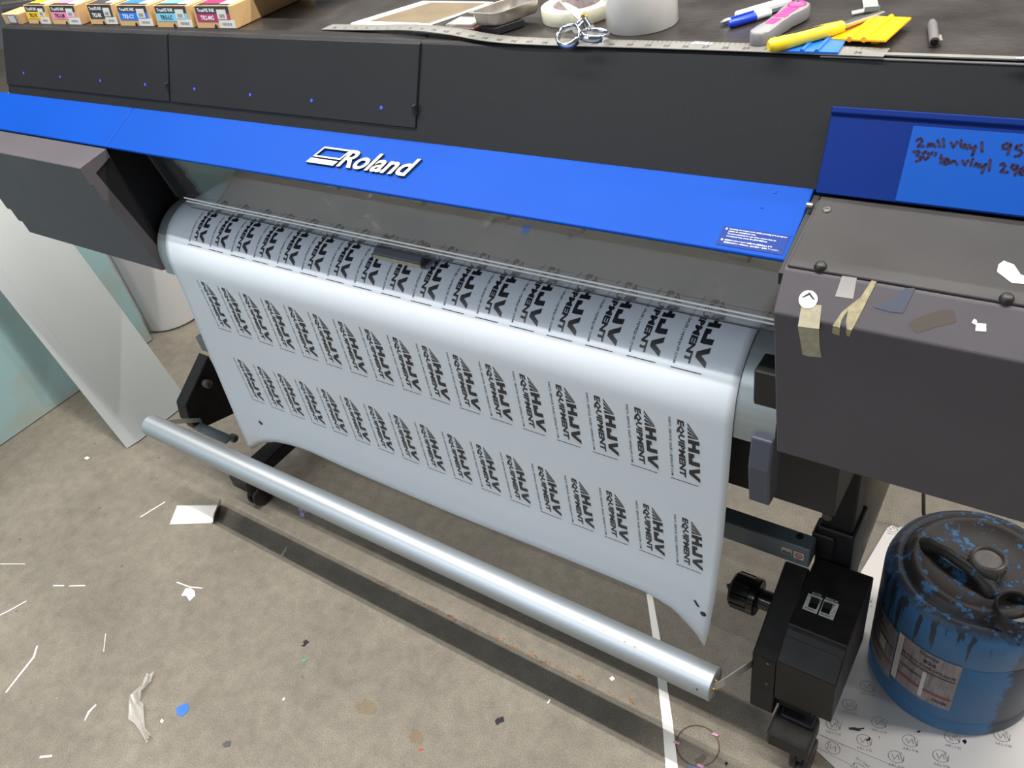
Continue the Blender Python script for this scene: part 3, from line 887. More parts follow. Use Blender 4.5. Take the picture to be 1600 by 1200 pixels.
dot(-1.516, .410, .0065, .0065); dot(-.366, .380, .0055, .0065)
pts = []
for u, v in ((-.384, .410), (-.379, .410), (-.372, .395), (-.377, .395)):
    p, n = surf(u, SV+zc_-v); pts.append(p+n*.0006)
mb.add(pts, [(0, 1, 2, 3)], 1)
sheet = mb.build('printed_vinyl_sheet', ['vinyl', 'black_ink'], None, smooth=50, recalc=False, weld=False)
md = sheet.modifiers.new('thickness', 'SOLIDIFY'); md.thickness = .0003; md.offset = -1 if False else 0
tag(sheet, 'wide white vinyl sheet printed with rows of black labels, hanging from the printer', 'printed sheet')

# one print in reading coordinates: u along the text, v up
pm = MB()


def upoly(ps): pm.add([Vector((u, v, 0)) for u, v in ps], [tuple(range(len(ps)))])


v0, v1 = .031, .0485
ax_ = (.029, .0487)
for a, b in ((.0015, .0062), (.0095, .0145), (.0175, .0225), (.0255, .031)):
    k = .93
    upoly([(a, v0), (b, v0), (ax_[0]*k+b*(1-k), ax_[1]*k+v0*(1-k)), (ax_[0]*k+a*(1-k), ax_[1]*k+v0*(1-k))])
hx = lambda u, v: (u+.0*(v), v)
upoly([(.0335, v0), (.0415, v0), (.0415, .0372), (.0495, .0372), (.0495, v0), (.0575, v0), (.0565, v1), (.0485, v1), (.0488, .0428), (.0408, .0428), (.0405, v1), (.0325, v1)])
upoly([(.0605, v0), (.0835, v0), (.0845, .037), (.0835, v1), (.0752, v1), (.0758, .037), (.0685, .037), (.0682, .040), (.0605, .040)])
upoly([(.0965, v0), (.1045, v0), (.1165, v1), (.1085, v1), (.1008, .0385), (.0958, v1), (.0872, v1)])
write(pm, 'EQUIPMENT', (0, .0138, 0), (1, 0, 0), (0, 1, 0), .114, .0125, bold=.045, lift=0, shear=.1, res=1)
write(pm, 'PARTS, SERVICE, SALES | HJVEQUIP.COM', (0, .0004, 0), (1, 0, 0), (0, 1, 0), .119, .005, bold=.012, lift=0, res=1)
upoly([(.1245, 0), (.1258, 0), (.1258, .0455), (.1245, .0455)])
me0 = bpy.data.meshes.new('print_flat')
me0.from_pydata([tuple(v) for v in pm.v], [], pm.f)
for row, sline in enumerate((SL2-.2055, SL2, SL2+.208)):
    s0 = sline-.125
    bm = bmesh.new(); bm.from_mesh(me0)
    bmesh.ops.triangulate(bm, faces=bm.faces)
    if row == 0:
        for k in range(1, 22):
            bmesh.ops.bisect_plane(bm, geom=bm.verts[:]+bm.edges[:]+bm.faces[:], plane_co=(k*.006, 0, 0), plane_no=(1, 0, 0))
    xo = -.413
    for v in bm.verts:
        p, n = surf(xo+v.co.y, s0+v.co.x)
        v.co = p+n*.0006-Vector((xo, 0, 0))
    for f in bm.faces:
        f.normal_update()
        if f.normal.dot(surf(xo, s0+.05)[1]) < -.2: f.normal_flip()
    me = bpy.data.meshes.new('printed_label'); bm.to_mesh(me); bm.free()
    me.materials.append(M['black_ink'])
    for k in range(17):
        o = bpy.data.objects.new('printed_label', me); COL.objects.link(o)
        o.parent = sheet
        o.location = Vector((xo-.0681*k, 0, 0))-OFF[sheet.name]
# print in progress is nested under the clamp block
cl = MB().prism([(.838, .968), (.828, .966), (.826, .955), (.84, .951), (.868, .951), (.868, .966)], -.898, -.796).bevel(.0015, 1)
p0, p1 = PZ(600, 384, .955), PZ(672, 402, .955)
cl = MB().prism([(.838, .966), (.829, .958), (.829, .949), (.84, .9475), (.868, .9475), (.868, .966)], p0.x, p1.x).bevel(.0015, 1).build('sheet_clamp', 'lever', PR)
MB().box(p0.x, p1.x, .8275, .8292, .9485, .9555).build('clamp_front', 'masking', cl)
MB().box(p0.x+.002, p0.x+.016, .845, .866, .966, .975).bevel(.002, 1).build('clamp_knob', 'dark', cl)
MB().box(p1.x-.018, p1.x-.002, .845, .866, .966, .975).bevel(.002, 1).build('clamp_knob', 'dark', cl)

# ================================================================== LEFT: leaning board, roll
d = Vector((-.21, 0, .62)).normalized(); bx = Vector((-2.366, 0, 0))
nn = Vector((d.z, 0, -d.x))
Lb = 1.22
sec = [(1.008, 0), (.790, 0), (.752, -.010)]           # across the board (y, offset along nn): flat face then a turned flange
mb = MB()
outer = [Vector((bx.x, y, .004))+nn*o for y, o in sec]
for i in range(2):
    a, b = outer[i], outer[i+1]
    nrm = (b-a).cross(d).normalized()
    if nrm.x < 0 and i == 0: nrm = -nrm
    if i == 1 and nrm.y > 0: nrm = -nrm
    mb.slab([a, b, b+d*Lb, a+d*Lb], .006, nrm)
brd = mb.bevel(.001, 1).build('leaning_board', 'pvc', None)
tag(brd, 'long white plastic board with a folded front flange leaning at the left', 'board')

rt = thing('standing_vinyl_roll', (-2.93, 1.37, 0), 'thick white vinyl roll standing on end beside the aqua wall', 'vinyl roll')
MB().lathe([(0, 0), (.128, 0), (.138, .008), (.14, .02), (.14, .86), (.05, .86), (.05, .80), (0, .80)], (-2.93, 1.37, 0), 64).build('roll', 'rollwhite', rt, smooth=40)
mb = MB(); rows = []
for k in range(15):
    t = k/14
    a = radians(-150+75*t)                      # wraps the near left of the roll, its free edge standing off
    r = .146+.035*(1-t)**2
    zlo = .012+.02*(1-t)**2
    rows.append([Vector((-2.93+r*cos(a), 1.37+r*sin(a), zlo+(0.85-zlo)*j/10)) for j in range(11)])
mb.grid(rows)
lf = mb.build('loose_flap', 'rollwhite', rt, smooth=60, recalc=False)
lf.modifiers.new('thickness', 'SOLIDIFY').thickness = .003

# power cord, tube behind the leg
p = PY(1443, 770, 1.46); p2 = PY(1443, 800, 1.46)
cb = MB().path([Vector((p.x, p.y, .90)), p, Vector((p2.x, p2.y, p2.z)), Vector((p2.x+.012, 1.44, .04)), Vector((p2.x+.04, 1.39, .009)), Vector((p2.x+.12, 1.36, .009))], .0042, 8)
tag(cb.build('power_cord', 'rubber', None, smooth=50), 'thin black cord hanging down behind the blue jug', 'cord')
tb = MB()
b0 = Vector((-.246, 1.135, .004)); b1 = Vector((-.153, 1.135, .80))
tb.path([b0, b1], .031, 28)
tag(tb.build('wrapped_tube', 'tube', None, smooth=40), 'grey paper-wrapped tube standing behind the right stand leg', 'tube')

# ================================================================== JUG AND LINER SHEETS
JC = Vector((.005, 1.117, .004))
JR = .15
JG = thing('ink_jug', JC, 'blue plastic waste-ink jug with black ink running down, standing on white liner paper', 'jug')
jp = [(0, 0), (.132, 0), (.144, .004), (.15, .016), (.15, .05), (.1485, .053), (.15, .056), (.15, .225), (.1485, .228), (.15, .231), (.15, .282), (.1495, .296), (.145, .312), (.136, .322), (.130, .3245), (.126, .3235), (.122, .322), (.118, .326), (.114, .334), (.109, .338), (.102, .3395), (.094, .337), (.086, .333), (.06, .331), (0, .331)]
body = MB().lathe(jp, JC, 72).build('jug_body', 'jug', JG, smooth=50)
jz = lambda px, py, z: PZ(px, py, z+JC.z)
# handle
ha, hb_ = jz(1446, 843, .345), jz(1553, 918, .345)
hd = (hb_-ha); mb = MB()
pts = []; rad = []
for k in range(13):
    t = k/12
    zz = .328+.021*min(1, 3.2*min(t, 1-t))**.6
    pts.append(Vector((ha.x+hd.x*t, ha.y+hd.y*t, JC.z+zz))); rad.append(.010 if .15 < t < .85 else .015)
mb.path(pts, rad, 14)
MB_h = mb.build('jug_handle', 'jug', JG, smooth=60)
# recess beside the handle
# screw cap
cc = jz(1543, 878, .352); cc.z = JC.z+.33
mb = MB().lathe([(.0, .030), (.022, .030), (.0225, .034), (.025, .036), (.028, .034), (.0295, .028), (.0295, .006), (.031, 0)], cc, 40)
for k in range(24):
    a = 2*pi*k/24
    q = cc+Vector((cos(a)*.0295, sin(a)*.0295, .006)); mb.path([q, q+Vector((0, 0, .02))], .0013, 6)
mb.build('screw_cap', mat('dirty_grey_cap', srgb(96, 90, 86), .45, var=.3, scale=60), JG, smooth=40)
# open spout
sc = jz(1589, 950, .35); sc.z = JC.z+.322
MB().lathe([(.045, -.006), (.038, .002), (.0335, .012), (.0325, .030), (.031, .032), (.029, .030), (.0285, .002), (0, .002)], sc, 40).build('open_spout', ['jug'], JG, smooth=40)
MB().lathe([(0, .0), (.0285, .0)], sc+Vector((0, 0, .010)), 32).build('spout_ink', 'goo', JG)


def jcyl(px, py, r=JR):
    rr = ray(px, py); o = Vector((CAM.x-JC.x, CAM.y-JC.y)); dv = Vector((rr.x, rr.y))
    a = dv.dot(dv); b = 2*o.dot(dv); c = o.dot(o)-r*r; D = max(b*b-4*a*c, 0)
    t = (-b-math.sqrt(D))/(2*a); p = CAM+rr*t
    return math.atan2(p.x-JC.x, -(p.y-JC.y)), p.z-JC.z


def jpt(a, z, r): return Vector((JC.x+r*sin(a), JC.y-r*cos(a), JC.z+z))


def jlabel(name, a0, a1, z0, z1, lines, bars):
    mb = MB(); n = 16
    mb.grid([[jpt(a0+(a1-a0)*j/n, z0+(z1-z0)*i/2, JR+.0008) for j in range(n+1)] for i in range(3)], 0)
    w = (a1-a0)*JR; h = z1-z0
    for s, u, v, ww, hh, bold in lines:
        vs, fs, tw, th = letters(s, bold, 1)
        mb.add([jpt(a0+(u+x*ww)*(a1-a0), z0+(v+y*hh)*h, JR+.0014) for x, y in vs], fs, 1)
    for u0, u1, v0_, v1_, mi in bars:
        mb.grid([[jpt(a0+(u0+(u1-u0)*j/8)*(a1-a0), z0+v*h, JR+.0014) for j in range(9)] for v in (v0_, v1_)], mi)
    return mb.build(name, ['juglabel', 'black_ink', 'dull_red', 'tape_core'], JG, recalc=False, weld=False)


A0, zt0 = jcyl(1403, 990); A1, zt1 = jcyl(1506, 1034); A2, zb0 = jcyl(1394, 1062); A3, zb1 = jcyl(1486, 1105)
la0, la1 = (A0+A2)/2, (A1+A3)/2
ztop = (zt0+zt1)/2; zbot = (zb0+zb1)/2
plabel(jlabel('front_label', la0, la1, zbot, ztop,
              [('Chemical', .38, .90, .3, .07, .02), ('824', .46, .77, .2, .075, .05), ('ALCOOL ISOPROPYLIQUE', .1, .66, .86, .07, .03), ('liquide inflammable', .3, .57, .4, .04, 0), ('AVERTISSEMENT', .12, .42, .4, .05, .02), ('DANGER', .72, .08, .22, .06, .03)],
              [(.06, .97, .615, .635, 1), (.0, .98, .2, .25, 2), (0, .1, 0.02, .98, 3), (.5, .56, .05, .6, 3)]), 'stained front paper label')
B0_, y0 = jcyl(1360, 945); B1_, y1 = jcyl(1401, 985); B2_, y2 = jcyl(1363, 1008); B3_, y3 = jcyl(1396, 1048)
jlabel('side_label', (B0_+B2_)/2-.02, (B1_+B3_)/2, min(y2, y3), max(y0, y1),
       [('824', .2, .85, .3, .07, .05), ('ISOPROPYL', .2, .74, .5, .06, .03), ('POISON', .2, .1, .5, .07, .03), ('WARNING', .2, .5, .5, .04, .0)], [(.02, .98, .62, .64, 1), (.02, .98, .3, .33, 2), (.55, .75, .4, .6, 3)])

# liner sheets on the floor under the jug
fp = lambda px, py, z=0.: PZ(px, py, z)


def sheet_poly(name, pts, z, label, marks, group=None):
    mb = MB(); pts = [Vector((p.x, p.y, z)) for p in pts]
    mb.slab(pts, .0009, (0, 0, 1), 0)
    for px, py, ang in marks:
        p = PZ(px, py, z); w = .03
        U = Vector((cos(ang), sin(ang), 0)); V = Vector((-sin(ang), cos(ang), 0))
        write(mb, 'ARLON', p-U*.012-V*.012, U, V, .026, .0048, 1, lift=.0005, space=1.3, res=1)
        c = p+V*.008
        ring = [c+U*.0135*cos(t)+V*.0115*sin(t) for t in [radians(40+300*k/20) for k in range(21)]]
        mb.strip([q+Vector((0, 0, .0006)) for q in ring], .0009, (0, 0, 1), 1, .0001)
        for a, b in (((-.007, .004), (-.003, -.006)), ((-.003, -.006), (.003, .005)), ((.003, .005), (.006, -.005)), ((.012, -.007), (.0135, .006)), ((.006, .008), (.012, -.007))):
            mb.strip([c+U*a[0]+V*a[1]+Vector((0, 0, .0006)), c+U*b[0]+V*b[1]+Vector((0, 0, .0006))], .0009, (0, 0, 1), 1, .0001)
    for q in (SPL if z > .0025 else []):
        mb.add([PZ(a, b, z+.0006) for a, b in q], [tuple(range(len(q)))], 2)
    o = mb.build(name, ['liner', 'liner_ink', 'goo'], None, recalc=False, weld=False)
    return tag(o, label, 'liner paper')


SPL = [[(1326, 1137), (1334, 1136), (1341, 1138), (1351, 1137), (1350, 1139), (1344, 1140), (1345, 1142), (1340, 1142), (1334, 1141), (1327, 1140)],
       [(1352, 1156), (1357, 1154), (1358, 1151), (1361, 1153), (1359, 1157), (1355, 1158)], [(1432, 1143), (1438, 1141), (1438, 1144), (1434, 1145)], [(1503, 1157), (1508, 1155), (1511, 1159), (1508, 1163)], [(1487, 1157), (1489, 1156), (1489, 1158)], [(1373, 1151), (1375, 1151), (1374, 1153)], [(1315, 1128), (1317, 1128), (1317, 1129)]]
A_ = .22
sheet_poly('liner_sheet', [fp(1394, 822), fp(1402, 826), Vector((-.1, 1.5, 0)), Vector((.5, 1.45, 0)), Vector((.5, 1.0, 0)), fp(1401, 1200), fp(1254, 1138), Vector((-.212, 1.1, 0)), fp(1345, 895), fp(1386, 826)], .0038,
           'topmost white printed liner paper directly under the blue jug',
           [(1327, 1107, A_), (1302, 1138, A_), (1373, 1135, A_), (1350, 1163, A_), (1422, 1164, A_), (1470, 1188, A_), (1566, 1156, A_), (1590, 1116, A_), (1355, 1078, A_), (1400, 1189, A_), (1394, 829, .3), (1488, 1159, A_), (1352, 880+60, A_)])
sheet_poly('liner_sheet', [fp(1252, 1120), fp(1254, 1157), fp(1345, 1204), fp(1500, 1270), Vector((.5, .9, 0)), Vector((.4, 1.3, 0)), Vector((-.15, 1.35, 0))], .0024,
           'second white liner paper showing below the topmost one near the caster', [(1305, 1164, 2.9), (1345, 1198, 2.9)])
sheet_poly('liner_sheet', [fp(1262, 1155), fp(1273, 1171), fp(1310, 1205), fp(1420, 1262), Vector((.4, 1.2, 0)), Vector((-.1, 1.25, 0))], .0012,
           'lowest white liner paper peeking out at the bottom frame edge', [])

# ================================================================== THINGS ON TOP OF THE PRINTER
ZT = 1.2805
TZ = lambda px, py, dz=0.: PZ(px, py, ZT+dz)
IB = [('yellow', 'TR2-YE', (46, 37.5), (82, 38.5), 'black_ink', 'kraft ink box with yellow label, leftmost of the row on the printer'),
      ('pink', 'TR2-LM', (84, 38.5), (130, 39.5), 'black_ink', 'kraft ink box with pink label between the yellow and black-labelled ones'),
      ('bk', 'TR2-BK', (143, 38.5), (187, 39), 'white_ink', 'kraft ink box with all-black label and white lettering'),
      ('cyan', 'TR2-CY', (189, 41), (243, 42), 'white_ink', 'kraft ink box with strong blue label'),
      ('lcyan', 'TR2-LC', (247, 43), (305, 44), 'black_ink', 'kraft ink box with light blue label'),
      ('magenta', 'TR2-MG', (309, 44.5), (372, 45.5), 'white_ink', 'kraft ink box with magenta label, rightmost of the row on the printer')]
for colr, code, a, b, ink, lab in IB:
    pa, pb = TZ(*a), TZ(*b)
    U = (pb-pa); wdt = U.length-.003; U.normalize(); V = Vector((-U.y, U.x, 0)); Z = Vector((0, 0, 1))
    hh = .0385; dep = .20
    O = pa
    B = lambda u, v, z: O+U*u+V*v+Z*z
    t = thing('ink_box', pa+U*wdt/2, lab, 'ink box', 'ink boxes in a row on the printer top')
    mb = MB(); lean = .006
    vs = [B(0, 0, 0), B(wdt, 0, 0), B(wdt, dep, 0), B(0, dep, 0), B(0, lean, hh), B(wdt, lean, hh), B(wdt, dep, hh), B(0, dep, hh)]
    mb.add(vs, [(0, 1, 5, 4), (1, 2, 6, 5), (2, 3, 7, 6), (3, 0, 4, 7), (4, 5, 6, 7), (3, 2, 1, 0)])
    mb.bevel(.0012, 1).build('carton', 'kraft', t)
    fd = (Z*hh+V*lean).normalized(); fn = U.cross(fd)
    Fp = lambda u, z, l: O+U*(u*wdt)+fd*(z*hh)+fn*l
    mb = MB()
    q = lambda u0, u1, z0, z1, l, mi: mb.slab([Fp(u0, z0, l), Fp(u1, z0, l), Fp(u1, z1, l), Fp(u0, z1, l)], .0002, fn, mi)
    q(.06, .90, .66, .99, .0004, 0); q(.06, .90, .30, .66, .0004, 1)
    write(mb, 'TrueVIS INK', Fp(.11, .73, .0005), U, fd, wdt*.45, hh*.16, 2, bold=.02)
    write(mb, code, Fp(.16, .38, .0005), U, fd, wdt*.34, hh*.2, 3, bold=.02)
    mb.build('front_label', ['boxblack', 'ink_'+colr, 'white_ink', ink], t, recalc=False, weld=False)
    mb = MB()
    q(.60, .83, .42, .84, .0008, 0); q(.60, 1.0, .04, .38, .0008, 0)
    for k in range(9):
        u = .65+k*.015; q(u, u+.006+.004*(k % 2), .48, .64, .001, 1)
        u = .68+k*.026; q(u, u+.01+.006*(k % 3), .15, .27, .001, 1)
    mb.build('barcode_sticker', ['label_white', 'liner_ink'], t, recalc=False, weld=False)
    mb = MB()
    mb.add([Fp(.5+.045*cos(radians(k*20)), .0+.2*sin(radians(k*20)), .0006) for k in range(10)], [tuple(range(10))])
    mb.build('thumb_notch', 'dark', t, recalc=False)
    mb = MB()
    mb.slab([B(.08*wdt, lean+.001, hh+.0004), B(.9*wdt, lean+.001, hh+.0004), B(.9*wdt, .018, hh+.0004), B(.08*wdt, .018, hh+.0004)], .0003, Z, 0)
    mb.slab([B(.08*wdt, .018, hh+.0004), B(.62*wdt, .018, hh+.0004), B(.62*wdt, .04, hh+.0004), B(.08*wdt, .04, hh+.0004)], .0003, Z, 1)
    mb.slab([B(.62*wdt, .014, hh+.0006), B(.92*wdt, .014, hh+.0006), B(.92*wdt, .042, hh+.0006), B(.62*wdt, .042, hh+.0006)], .0003, Z, 2)
    mb.slab([B(.06*wdt, .085, hh+.0004), B(.94*wdt, .085, hh+.0004), B(.94*wdt, .16, hh+.0004), B(.06*wdt, .16, hh+.0004)], .0003, Z, 2)
    mb.build('top_label', ['boxblack', 'ink_'+colr, 'label_white'], t, recalc=False, weld=False)

# far left end
p = TZ(25, 38)
t = thing('small_carton', p, 'small brown carton with a purple-edged label at the far left end of the printer top', 'carton')
MB().box(p.x-.045, p.x+.03, p.y, p.y+.06, ZT, ZT+.022).bevel(.001, 1).build('carton', 'kraft', t)
mb = MB().box(p.x-.022, p.x+.015, p.y-.0006, p.y, ZT+.002, ZT+.020, 0).box(p.x-.018, p.x+.011, p.y-.0012, p.y-.0004, ZT+.004, ZT+.018, 1)
mb.build('sticker', [mat('purple_border', srgb(90, 80, 150), .5), 'label_white'], t)
tag(MB().path([(-2.19, 1.0, ZT+.018), (-2.10, 1.03, ZT+.018)], .018, 16).bevel(.002, 1).build('black_cable_bundle', 'rubber', None, smooth=40), 'dark rolled bundle at the far left corner of the printer top', 'bundle')
tag(MB().lathe([(0, 0), (.068, 0), (.07, .003), (.07, .22), (.03, .22), (.03, .15), (0, .15)], (-2.05, 1.2, ZT), 40).build('white_film_roll', 'rollwhite', None, smooth=40), 'white film roll standing behind the yellow-labelled ink box', 'film roll')
# white plastic lid lying on the magenta box
q = PZ(405, 4, ZT+.045)
tag(MB().box(-1.36, -1.215, 1.02, 1.17, ZT+.0395, ZT+.047).bevel(.002, 1).build('plastic_lid', 'white_plastic', None), 'pale flat plastic lid lying on the magenta-labelled ink box', 'lid')

# print with white border
t = MB(); c = [TZ(537, 46), TZ(655, 46.5), TZ(674, 39.5), TZ(711, 27), TZ(771, 4), TZ(662, 2), TZ(600, 21), TZ(551, 36)]
t.slab([x+Vector((0, 0, .001)) for x in c], .0008, (0, 0, 1), 0)
ci = [TZ(577, 34), TZ(671, 37.5), TZ(708, 25), TZ(760, 6), TZ(673, 5)]
t.slab([x+Vector((0, 0, .0013)) for x in ci], .0002, (0, 0, 1), 1)
tag(t.build('bordered_print', ['paper', 'photo'], None, recalc=False, weld=False), 'white-bordered brown print lying flat left of the metal tray', 'print')

# steel rule with a wavy sag
cl_ = [(-1.107, .984, .0012), (-1.0, .979, .004), (-.9, .970, .0085), (-.82, .960, .008), (-.74, .951, .003), (-.66, .949, .0012), (-.5, .951, .0012), (-.35, .951, .0012), (-.213, .949, .0012)]


def rule_pt(t):
    n = len(cl_)-1; f = min(t*n, n-1e-6); i = int(f); u = f-i; u2 = u
    g = lambda k, j: cl_[max(0, min(n, k))][j]
    out = []
    for j in range(3):
        a, b, c, d_ = g(i-1, j), g(i, j), g(i+1, j), g(i+2, j)
        out.append(.5*(2*b+(c-a)*u+(2*a-5*b+4*c-d_)*u*u+(3*b-a-3*c+d_)*u**3))
    return Vector((out[0], out[1], ZT+out[2]))


RL = thing('steel_rule', rule_pt(.5), 'long steel ruler lying along the front edge of the printer top', 'ruler')
mb = MB(); NR = 80; RW = .026
R_ = [rule_pt(i/NR) for i in range(NR+1)]
mb.strip(R_, RW, (0, 0, 1), 0, .0009)
mb.build('blade', 'rule', RL, smooth=30)
mb = MB()
xs = [p.x for p in R_]
for k in range(0, 36*4):
    x = -1.105+k*.0254/4
    if x > -.216: break
    i = next((j for j in range(NR) if R_[j].x <= x <= R_[j+1].x), 0)
    pp = R_[i].lerp(R_[i+1], (x-R_[i].x)/max(1e-6, R_[i+1].x-R_[i].x)); tdir = (R_[i+1]-R_[i]).normalized(); pd = Vector((-tdir.y, tdir.x, 0))
    ln = .009 if k % 4 == 0 else .005
    e = pp+pd*(RW/2-.0005)+Vector((0, 0, .0005)); mb.add([e-tdir*.0003, e+tdir*.0003, e+tdir*.0003-pd*ln, e-tdir*.0003-pd*ln], [(0, 1, 2, 3)])
    if k % 4 == 0 and k:
        write(mb, str(k//4), pp-pd*.008-tdir*.004+Vector((0, 0, .0005)), tdir, pd, .008 if k//4 > 9 else .004, .007, 0, bold=.02, lift=.0002, res=1)
mb.build('graduations', 'tick', RL, recalc=False, weld=False)

# clear card box with a small stack
t = thing('clear_card_case', TZ(725, 48), 'small clear plastic case holding coloured cards beside the metal tray', 'card case')
a, b, c_ = TZ(699, 51), TZ(742, 53), TZ(757, 41)
U = (b-a).normalized(); V = Vector((-U.y, U.x, 0)); w_ = (b-a).length
MB().slab([a+V*.0+Vector((0, 0, .012)), b+Vector((0, 0, .012)), b+V*.036+Vector((0, 0, .012)), a+V*.036+Vector((0, 0, .012))], .005, (0, 0, 1)).build('lid', 'clearfilm', t)
MB().slab([a+U*.003+V*.003+Vector((0, 0, .0125)), b-U*.006+V*.003+Vector((0, 0, .0125)), b-U*.006+V*.03+Vector((0, 0, .0125)), a+U*.003+V*.03+Vector((0, 0, .0125))], .0005, (0, 0, 1)).build('label', mat('pale_green_label', srgb(215, 225, 205), .5, var=.15, scale=60), t)
MB().slab([a+U*.004+V*.002+Vector((0, 0, .0068)), b-U*.004+V*.002+Vector((0, 0, .0068)), b-U*.004+V*.034+Vector((0, 0, .0068)), a+U*.004+V*.034+Vector((0, 0, .0068))], .0066, (0, 0, 1)).build('card', mat('coloured_cards', srgb(190, 110, 110), .5, var=.5, scale=90), t)

# metal tray on a black block
tb_ = MB(); c0_, c1_, c2_ = PZ(740, 38, 1.2935), PZ(779, 40, 1.2935), PZ(845, 16, 1.2935)
o0 = Vector((c0_.x, c0_.y, ZT)); U = (c1_-c0_); V = (c2_-c1_); TW, TL = U.length, V.length; U.normalize(); V.normalize()
TQ = lambda u, v, z: o0+U*u+V*v+Vector((0, 0, z))
bl = MB(); bl.slab([TQ(.010, .002, .0108), TQ(TW-.002, -.003, .0108), TQ(TW+.004, TL*.55, .0108), TQ(.012, TL*.6, .0108)], .0103, (0, 0, 1))
tag(bl.bevel(.001, 1).build('black_block', 'dark', None), 'flat black block propping up the metal tray', 'block')
mb = MB()


def rr_loop(u0, u1, v0, v1, r, z):
    out = []
    for cu, cv, s in ((u1-r, v1-r, 0), (u0+r, v1-r, 90), (u0+r, v0+r, 180), (u1-r, v0+r, 270)):
        for k in range(5):
            a = radians(s+k*22.5); out.append(TQ(cu+r*cos(a), cv+r*sin(a), z))
    return out


rl = lambda d, r, z: rr_loop(-d, TW+d, -d, TL+d, r, z)
loops = [rl(-.002, .008, .0115), rl(0, .01, .014), rl(.002, .01, .029), rl(.006, .012, .0295), rl(.006, .012, .0305), rl(.001, .01, .0302), rl(-.001, .01, .015), rl(-.003, .008, .013)]
n = 20
for L1, L2 in zip(loops, loops[1:]):
    mb.add(L1+L2, [(i, (i+1) % n, n+(i+1) % n, n+i) for i in range(n)])
mb.add(loops[0], [tuple(range(n))]); mb.add(loops[-1], [tuple(range(n))])
for q in ((TW*.4, TL*.25, .0136), (TW*.7, TL*.8, .0136)):
    mb.add([TQ(q[0]+.004*cos(k*pi/4), q[1]+.003*sin(k*pi/4), q[2]) for k in range(8)], [tuple(range(8))], 1)
tag(mb.build('metal_tray', [mat('dull_steel_tray', srgb(178, 172, 166), .38, .8, var=.2, scale=60), 'red'], None, smooth=35), 'shallow dull steel tray with red spots, left of the cream tape roll', 'tray')

# tape rolls
tc_ = Vector((-.662, 1.058, ZT))
t = thing('tape_roll', tc_, 'flat cream tape roll lying behind the scissors', 'tape roll')
MB().lathe([(.037, 0), (.052, 0), (.0525, .001), (.0525, .0175), (.052, .0185), (.037, .0185)], tc_, 56, close=True).build('tape', 'tape_cream', t, smooth=40)
MB().lathe([(.0345, .0002), (.037, .0002), (.037, .018), (.0345, .018)], tc_, 48, close=True).build('core', mat('printed_core', srgb(190, 175, 175), .6, var=.25, scale=120), t, smooth=40)
tc_ = Vector((-.545, 1.028, ZT))
t = thing('clear_tape_roll', tc_, 'tall roll of clear packing tape standing right of the scissors', 'tape roll')
MB().lathe([(.04, 0), (.0475, 0), (.048, .0006), (.048, .0475), (.0475, .048), (.04, .048)], tc_, 64, close=True).build('tape', 'tape_clear', t, smooth=40)
MB().lathe([(.038, .0003), (.04, .0003), (.04, .047), (.038, .047)], tc_, 48, close=True).build('core', 'tape_core', t, smooth=40)
mb = MB()
write(mb, 'Tape', tc_+Vector((-.008, .0378, .034)), (1, 0, 0), (0, 0, 1), .02, .009, 0, bold=.03, lift=.0004)
mb = None

# scissors: chrome rings, blades resting on the cream tape
SCt = thing('scissors', (-.60, .965, ZT), 'open chrome scissors with ring handles at the front edge of the printer top', 'scissors')
pv = PZ(913, 30, ZT+.022)
tip = PZ(872, 1, ZT+.038); tip2 = PZ(880, 0, ZT+.036)


def ring(c, ax, ra, rb, tube, nm):
    ax = Vector(ax).normalized(); u = ax.orthogonal().normalized(); w = ax.cross(u); mb = MB(); pts = []
    N_ = 28
    for i in range(N_):
        a = 2*pi*i/N_; dv = u*cos(a)*ra+w*sin(a)*rb; dn = dv.normalized()
        for j in range(10):
            b = 2*pi*j/10
            pts.append(Vector(c)+dv+dn*cos(b)*tube*.45+ax*sin(b)*tube)
    mb.add(pts, [(i*10+j, i*10+(j+1) % 10, ((i+1) % N_)*10+(j+1) % 10, ((i+1) % N_)*10+j) for i in range(N_) for j in range(10)])
    return mb


for cpx, ax, ra, rb, tz, tgt in (((889, 57), (-.12, -.42, .9), .0155, .020, .013, tip), ((929, 55), (.15, .1, 1), .0175, .017, .012, tip2)):
    c = PZ(cpx[0], cpx[1], ZT+tz)
    mb = ring(c, ax, ra, rb, .0052, 'handle')
    sd_ = (pv-c).normalized()
    mb.path([c+sd_*.0165, c.lerp(pv, .75), pv], [.006, .005, .005], 10)
    h = mb.build('handle', 'chrome', SCt, smooth=60, weld=False)
    bd = (tgt-pv); L0 = bd.length; bd.normalize(); wv = bd.cross(Vector((.3, -.6, .7))).normalized(); nv = wv.cross(bd).normalized()
    if nv.z < 0: nv = -nv
    off = nv*(.0012 if tgt is tip else -.0012)
    bl = MB().slab([pv+wv*.006+off, pv+bd*L0*.5+wv*.0055+off, pv+bd*L0*1.0+off, pv+bd*L0*.5-wv*.0045+off, pv-wv*.006+off], .0015, nv).bevel(.0004, 1)
    bl.build('blade', 'steel', SCt)
MB().lathe([(0, .008), (.002, .008), (.003, .006), (.0022, .005), (.0045, .004), (.005, .001), (.005, -.004), (0, -.004)], pv, 16, (0, -.3, .9)).build('pivot_screw', 'brass', SCt, smooth=40)

# small shim plate on the ruler
a = TZ(1076, 69, .0012); b = TZ(1112, 71, .0012)
tag(MB().slab([a+Vector((0, 0, .0005)), b+Vector((0, 0, .0005)), b+Vector((-.002, .010, .0005)), a+Vector((.004, .010, .0005))], .0007, (0, 0, 1)).build('metal_shim', 'alu', None), 'small thin metal shim against the ruler, right of the clear tape', 'metal shim')


